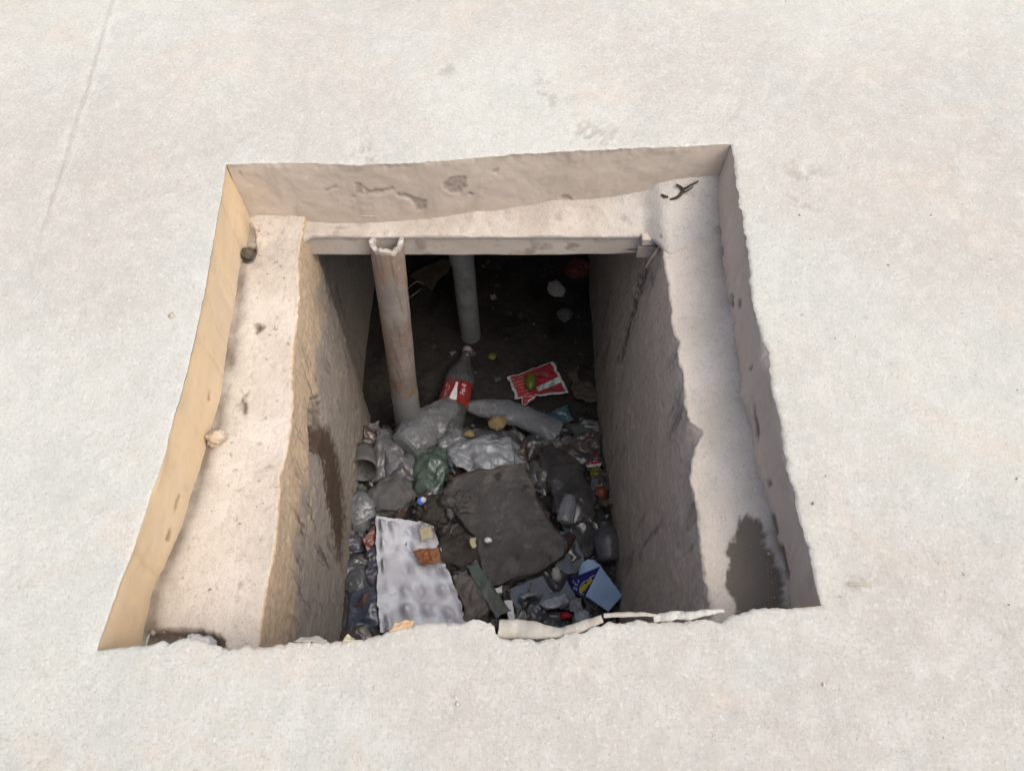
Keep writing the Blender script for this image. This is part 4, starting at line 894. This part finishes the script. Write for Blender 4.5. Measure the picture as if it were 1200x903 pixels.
patch("paper_scrap", [L(828, 254, -.135), L(834, 256, -.135), L(835, 262, -.138), L(829, 260, -.138)], 10, 10, .003, 40, 125, M_WHITE, .002, .002, lab="tiny white scrap on the right ledge", cat="scrap")
def block(name, c, dims, rz, mat, lab, seed):
    bm = bmesh.new(); bmesh.ops.create_cube(bm, size=1.0)
    for v in bm.verts: v.co = Vector((v.co.x * dims[0], v.co.y * dims[1], v.co.z * dims[2]))
    bmesh.ops.bevel(bm, geom=bm.edges[:], offset=min(dims) * .08, segments=1, affect='EDGES')
    bmesh.ops.subdivide_edges(bm, edges=bm.edges[:], cuts=2, use_grid_fill=True)
    V = np.array([v.co[:] for v in bm.verts]); F = [[v.index for v in f.verts] for f in bm.faces]; bm.free()
    V = V @ np.array(Matrix.Rotation(rz, 3, 'Z')).T + np.asarray(c); V += .0012 * np.stack([fbm(V, 40, seed + k) for k in range(3)], -1)
    return tag(mk(name, V, F, mat, smooth=False), lab, "offcut")
block("wood_offcut", PY(764, 280, YB - .012), (.046, .02, .020), .05, M_LIN, "upper small offcut wedged at the lintel's right end", 131)
block("wood_offcut", PY(757, 292, YB - .004), (.040, .02, .034), .0, M_FIL, "lower small offcut wedged at the lintel's right end", 132)
a = PY(777, 275, YB - .03); b = PY(755, 315, YB - .045)
tag(tube("wood_splinter", [a, (a * .6 + b * .4) + np.array([.006, 0, 0]), b], [.0045, .004, .0008], M_WOOD, 7, None, .0015, 80), "pale wood splinter hanging off the lintel's right end", "splinter")
# crushed conduit bedded in the near rim
cpath = [(584, 737, -.012), (602, 738, -.012), (625, 739.5, -.010), (642, 741, -.010), (655, 741.5, -.010), (670, 738, -.009), (688, 731, -.008), (706, 724, -.007)]
crad = [.0135, .0130, .0120, .0098, .0080, .0078, .0074, .0058]
o = tube("conduit", [P(u, v, z) for u, v, z in cpath], crad, M_DUSTY, 24, None, .0045, 32, 5, .55, 12, True); tag(o, "crushed cream plastic conduit bedded along the near rim of the opening", "conduit")
o = tube("conduit", [P(u, v, z) for u, v, z in ((707, 720.5, -.004), (722, 719.5, -.004), (745, 719.5, -.004), (769, 721, -.003))], [.0032, .0036, .0034, .0020], M_DUSTY, 14, None, .0016, 60, 6, .7, 10); tag(o, "thin pale plastic sliver on the near rim right of the crushed conduit", "sliver")
o = tube("plaster_curl", [P(u, v, z) for u, v, z in ((766, 724, -.006), (785, 722.5, -.005), (806, 720.5, -.004), (828, 718, -.004), (848, 715, -.003))], [.0050, .0062, .0058, .0050, .0020], M_SLAB, 16, None, .004, 60, 8, .7, 14); tag(o, "rolled crust of cement ending in a point on the near rim", "crust")
for poly, lab, m in (([(455, 738), (462, 730), (484, 726), (484, 735)], "torn tan cardboard flap poking over the near rim", M_CARD), ([(398, 752), (406, 743), (410, 748), (414, 753)], "small pale torn scrap on the near rim by the left wall", M_CREAM), ([(343, 752), (352, 747), (372, 745), (382, 751)], "flat pale chip on the near rim at the left wall", M_PALEST)):
    patch("card_scrap", [P(u, v, z) for (u, v), z in zip(poly, (.001, -.002, -.004, .002))], 20, 14, .004, 40, 141, m, .002, .003, lab=lab, cat="scrap")
patch("plastic_bag", [L(215, 742, -.135), L(250, 744, -.135), L(250, 762, -.14), L(215, 760, -.14)], 40, 24, .010, 34, 145, m_film("film_bright", (.62, .64, .65), (.52, .54, .55), .3, .2, .2), .001, .004, lab="crumpled clear sachet in the hollow of the left ledge", cat="sachet", dome=.012)

# ------------------------------------------------------------------ small stuff
blob("pebble", P(201, 370, .003), (.005, .0045, .004), 151, .4, 2, M_CLODP, 3, lab="small brown pebble on the slab left of the opening", cat="pebble")
tag(tube("nail", [P(994, 684, .004), P(1006, 684, .004), P(1022, 686, .003)], [.0012, .0014, .0008], M_CREAM, 6), "thin pale stick on the slab right of the opening", "stick")
rng = np.random.RandomState(7)
# crumbs on the slab and ledges
V0, F0 = ICO[2]; Vs = []; Fs = []; n0 = 0
def crumb(c, r):
    global n0
    A = rng.normal(size=(3, 3)); A, _ = np.linalg.qr(A)
    d = 1 + .35 * rng.uniform(-1, 1, (len(V0), 1)); Vs.append((V0 * d * r * np.array([1, .8, .6])) @ A.T + c); Fs.append(F0 + n0); n0 += len(V0)
for k in range(300):
    u, v = rng.uniform(0, 1200), rng.uniform(0, 903)
    q = P(u, v, 0)
    if pip(np.array([u]), np.array([v]), [(255, 185), (865, 160), (972, 718), (100, 768)])[0]: continue
    crumb(q + np.array([0, 0, .001]), rng.choice([.0008, .0011, .0016, .0024], p=[.45, .33, .17, .05]))
tag(mk("grit", np.concatenate(Vs), np.concatenate(Fs), m_plain("grit_mix", (.30, .26, .22), (.55, .51, .46), 9)), "scattered sandy grit on the slab", "grit", kind="stuff")
Vs = []; Fs = []; n0 = 0
for k in range(420):
    Y = rng.uniform(.24, 1.12); f_ = interpY(BL, np.array([Y]))[0]; e_ = interpY(ELw, np.array([Y]))[0]
    X = f_ + abs(rng.normal()) * .02 if rng.rand() < .6 else rng.uniform(f_, e_)
    if rng.rand() < .4: f_ = interpY(BR, np.array([Y]))[0]; X = f_ - abs(rng.normal()) * .02
    crumb(np.array([X, Y, ZL + .002]), rng.choice([.001, .0016, .0026, .0045], p=[.45, .33, .17, .05]))
tag(mk("grit", np.concatenate(Vs), np.concatenate(Fs), m_plain("grit_dirt", (.26, .21, .165), (.46, .40, .34), 9)), "crumbs of dirt along the ledges", "grit", kind="stuff")
# shreds over the mud and between the bigger rubbish
Vs = []; Fs = []; Cs = []; n0 = 0
pal = np.array([[.05, .045, .04]] * 6 + [[.10, .09, .08], [.14, .14, .15], [.22, .23, .25], [.10, .13, .18], [.30, .29, .26], [.16, .12, .08], [.07, .10, .08], [.14, .06, .05], [.26, .26, .27]])
for k in range(2000):
    Y = rng.uniform(.36, 1.95) if rng.rand() < .3 else rng.uniform(.36, 1.15); X = rng.uniform(-.44, .27)
    far_ = Y > 1.12
    if far_ and rng.rand() < .45: continue
    s_ = rng.choice([.003, .006, .011, .018], p=[.4, .33, .2, .07]) * (.6 if far_ else 1)
    c = np.array([X, Y, float(zt(X, Y)) + rng.uniform(.002, .006 if far_ else .03)])
    a = rng.uniform(0, 6.28); e1 = np.array([math.cos(a), math.sin(a), rng.uniform(-.5, .5)]); e2 = np.array([-math.sin(a), math.cos(a), rng.uniform(-.5, .5)]) * rng.uniform(.3, 1)
    if rng.rand() < .10 and not far_: s_ = rng.uniform(.018, .03)
    m_ = 6 if s_ > .009 else 3
    ii, jj_ = np.meshgrid(np.linspace(-1, 1, m_), np.linspace(-1, 1, m_)); ii = ii.ravel(); jj_ = jj_.ravel()
    g = c + s_ * (ii[:, None] * e1 + jj_[:, None] * e2) + s_ * .3 * rng.uniform(-1, 1, (m_ * m_, 3)) * (3 / m_)
    g[:, 2] += s_ * (.5 * np.sin(ii * 2.2 + rng.rand() * 6) * rng.rand() + .4 * np.abs(jj_ * math.cos(a) + ii * .5) * rng.uniform(-1, 1))
    Vs.append(g); Fs.append(gridF(m_, m_) + n0); n0 += m_ * m_; Cs.append(np.tile(pal[rng.randint(len(pal))] * rng.uniform(.45, .9), (m_ * m_, 1)))  # tints scaled down too, putting the pit's shade into the colour
M = Mat("shreds", .6, .4); M.col(M.attr("tint", "Color"))
tag(mk("litter_shreds", np.concatenate(Vs), np.concatenate(Fs), M.m, smooth=False, attrs={"tint": np.concatenate(Cs)}), "small dark shreds of litter strewn over the mud", "litter", kind="stuff")

# a tangle of torn film filling the gaps of the heap
keep = [[(436,600),(515,605),(570,745),(438,745)], [(518,545),(625,540),(672,650),(572,692)], [(660,650),(735,650),(735,722),(660,722)], [(590,420),(670,420),(670,478),(590,478)], [(404,522),(446,522),(446,572),(404,572)],
        [(505,405),(560,405),(560,480),(505,480)], [(560,480),(605,480),(605,508),(560,508)], [(480,580),(505,580),(505,595),(480,595)], [(685,528),(712,528),(712,590),(685,590)], [(432,555),(486,555),(486,608),(432,608)], [(628,530),(700,540),(708,610),(660,610)]]
Vs = []; Fs = []; Cs = []; n0 = 0; made = 0
pal2 = np.array([[.20, .22, .25], [.28, .30, .33], [.13, .15, .19], [.10, .13, .20], [.16, .16, .17], [.09, .09, .10], [.22, .21, .20], [.12, .15, .14], [.34, .36, .40], [.15, .10, .09]])
while made < 130:
    Y = rng.uniform(.42, 1.10); X = rng.uniform(-.435, .26); c = np.array([X, Y, float(zt(X, Y)) + rng.uniform(.02, .055)])
    u, v = PROJ(c)
    if any(pip(np.array([u]), np.array([v]), k_)[0] for k_ in keep): continue
    sx, sy = rng.uniform(.022, .065), rng.uniform(.014, .04); a = rng.uniform(0, 6.28)
    n_ = 22; g1, g2 = np.meshgrid(np.linspace(-1, 1, n_), np.linspace(-1, 1, n_)); rr = 1 + .35 * vn(np.stack([g1, g2, 0 * g1 + made * 3.3], -1), 1.6, 900)
    lx_, ly_ = g1 * sx * rr, g2 * sy * rr
    V = np.stack([lx_ * math.cos(a) - ly_ * math.sin(a), lx_ * math.sin(a) + ly_ * math.cos(a), 0 * g1], -1) + c
    V[..., 2] += .011 * crease(V, 26, 910 + made) + .005 * crease(V, 70, 1200 + made) - .02 * (np.maximum(np.abs(g1), np.abs(g2)) ** 3) + rng.uniform(-.4, .4) * lx_
    V[..., 0] = np.clip(V[..., 0], -.438, .262)
    Vs.append(V.reshape(-1, 3)); Fs.append(gridF(n_, n_) + n0); n0 += n_ * n_; Cs.append(np.tile(pal2[rng.randint(len(pal2))] * rng.uniform(.28, .65), (n_ * n_, 1))); made += 1  # palette dimmed as well, shade inside the pit put into the tint
M = Mat("torn_film", .2, .8); c = M.mix(M.ramp(M.noise(24, 5, .65), .46, .66, 0, .85), M.attr("tint", "Color"), (.06, .054, .048)); M.col(c)
M.rough(M.ramp(M.noise(24, 5, .65), .4, .7, .30, .7)); M.bump(M.noise(80, 4), .2, .001)
tag(mk("torn_film", np.concatenate(Vs), np.concatenate(Fs), M.m, attrs={"tint": np.concatenate(Cs)}), "tangle of torn grey and bluish film between the larger rubbish", "litter", kind="stuff")
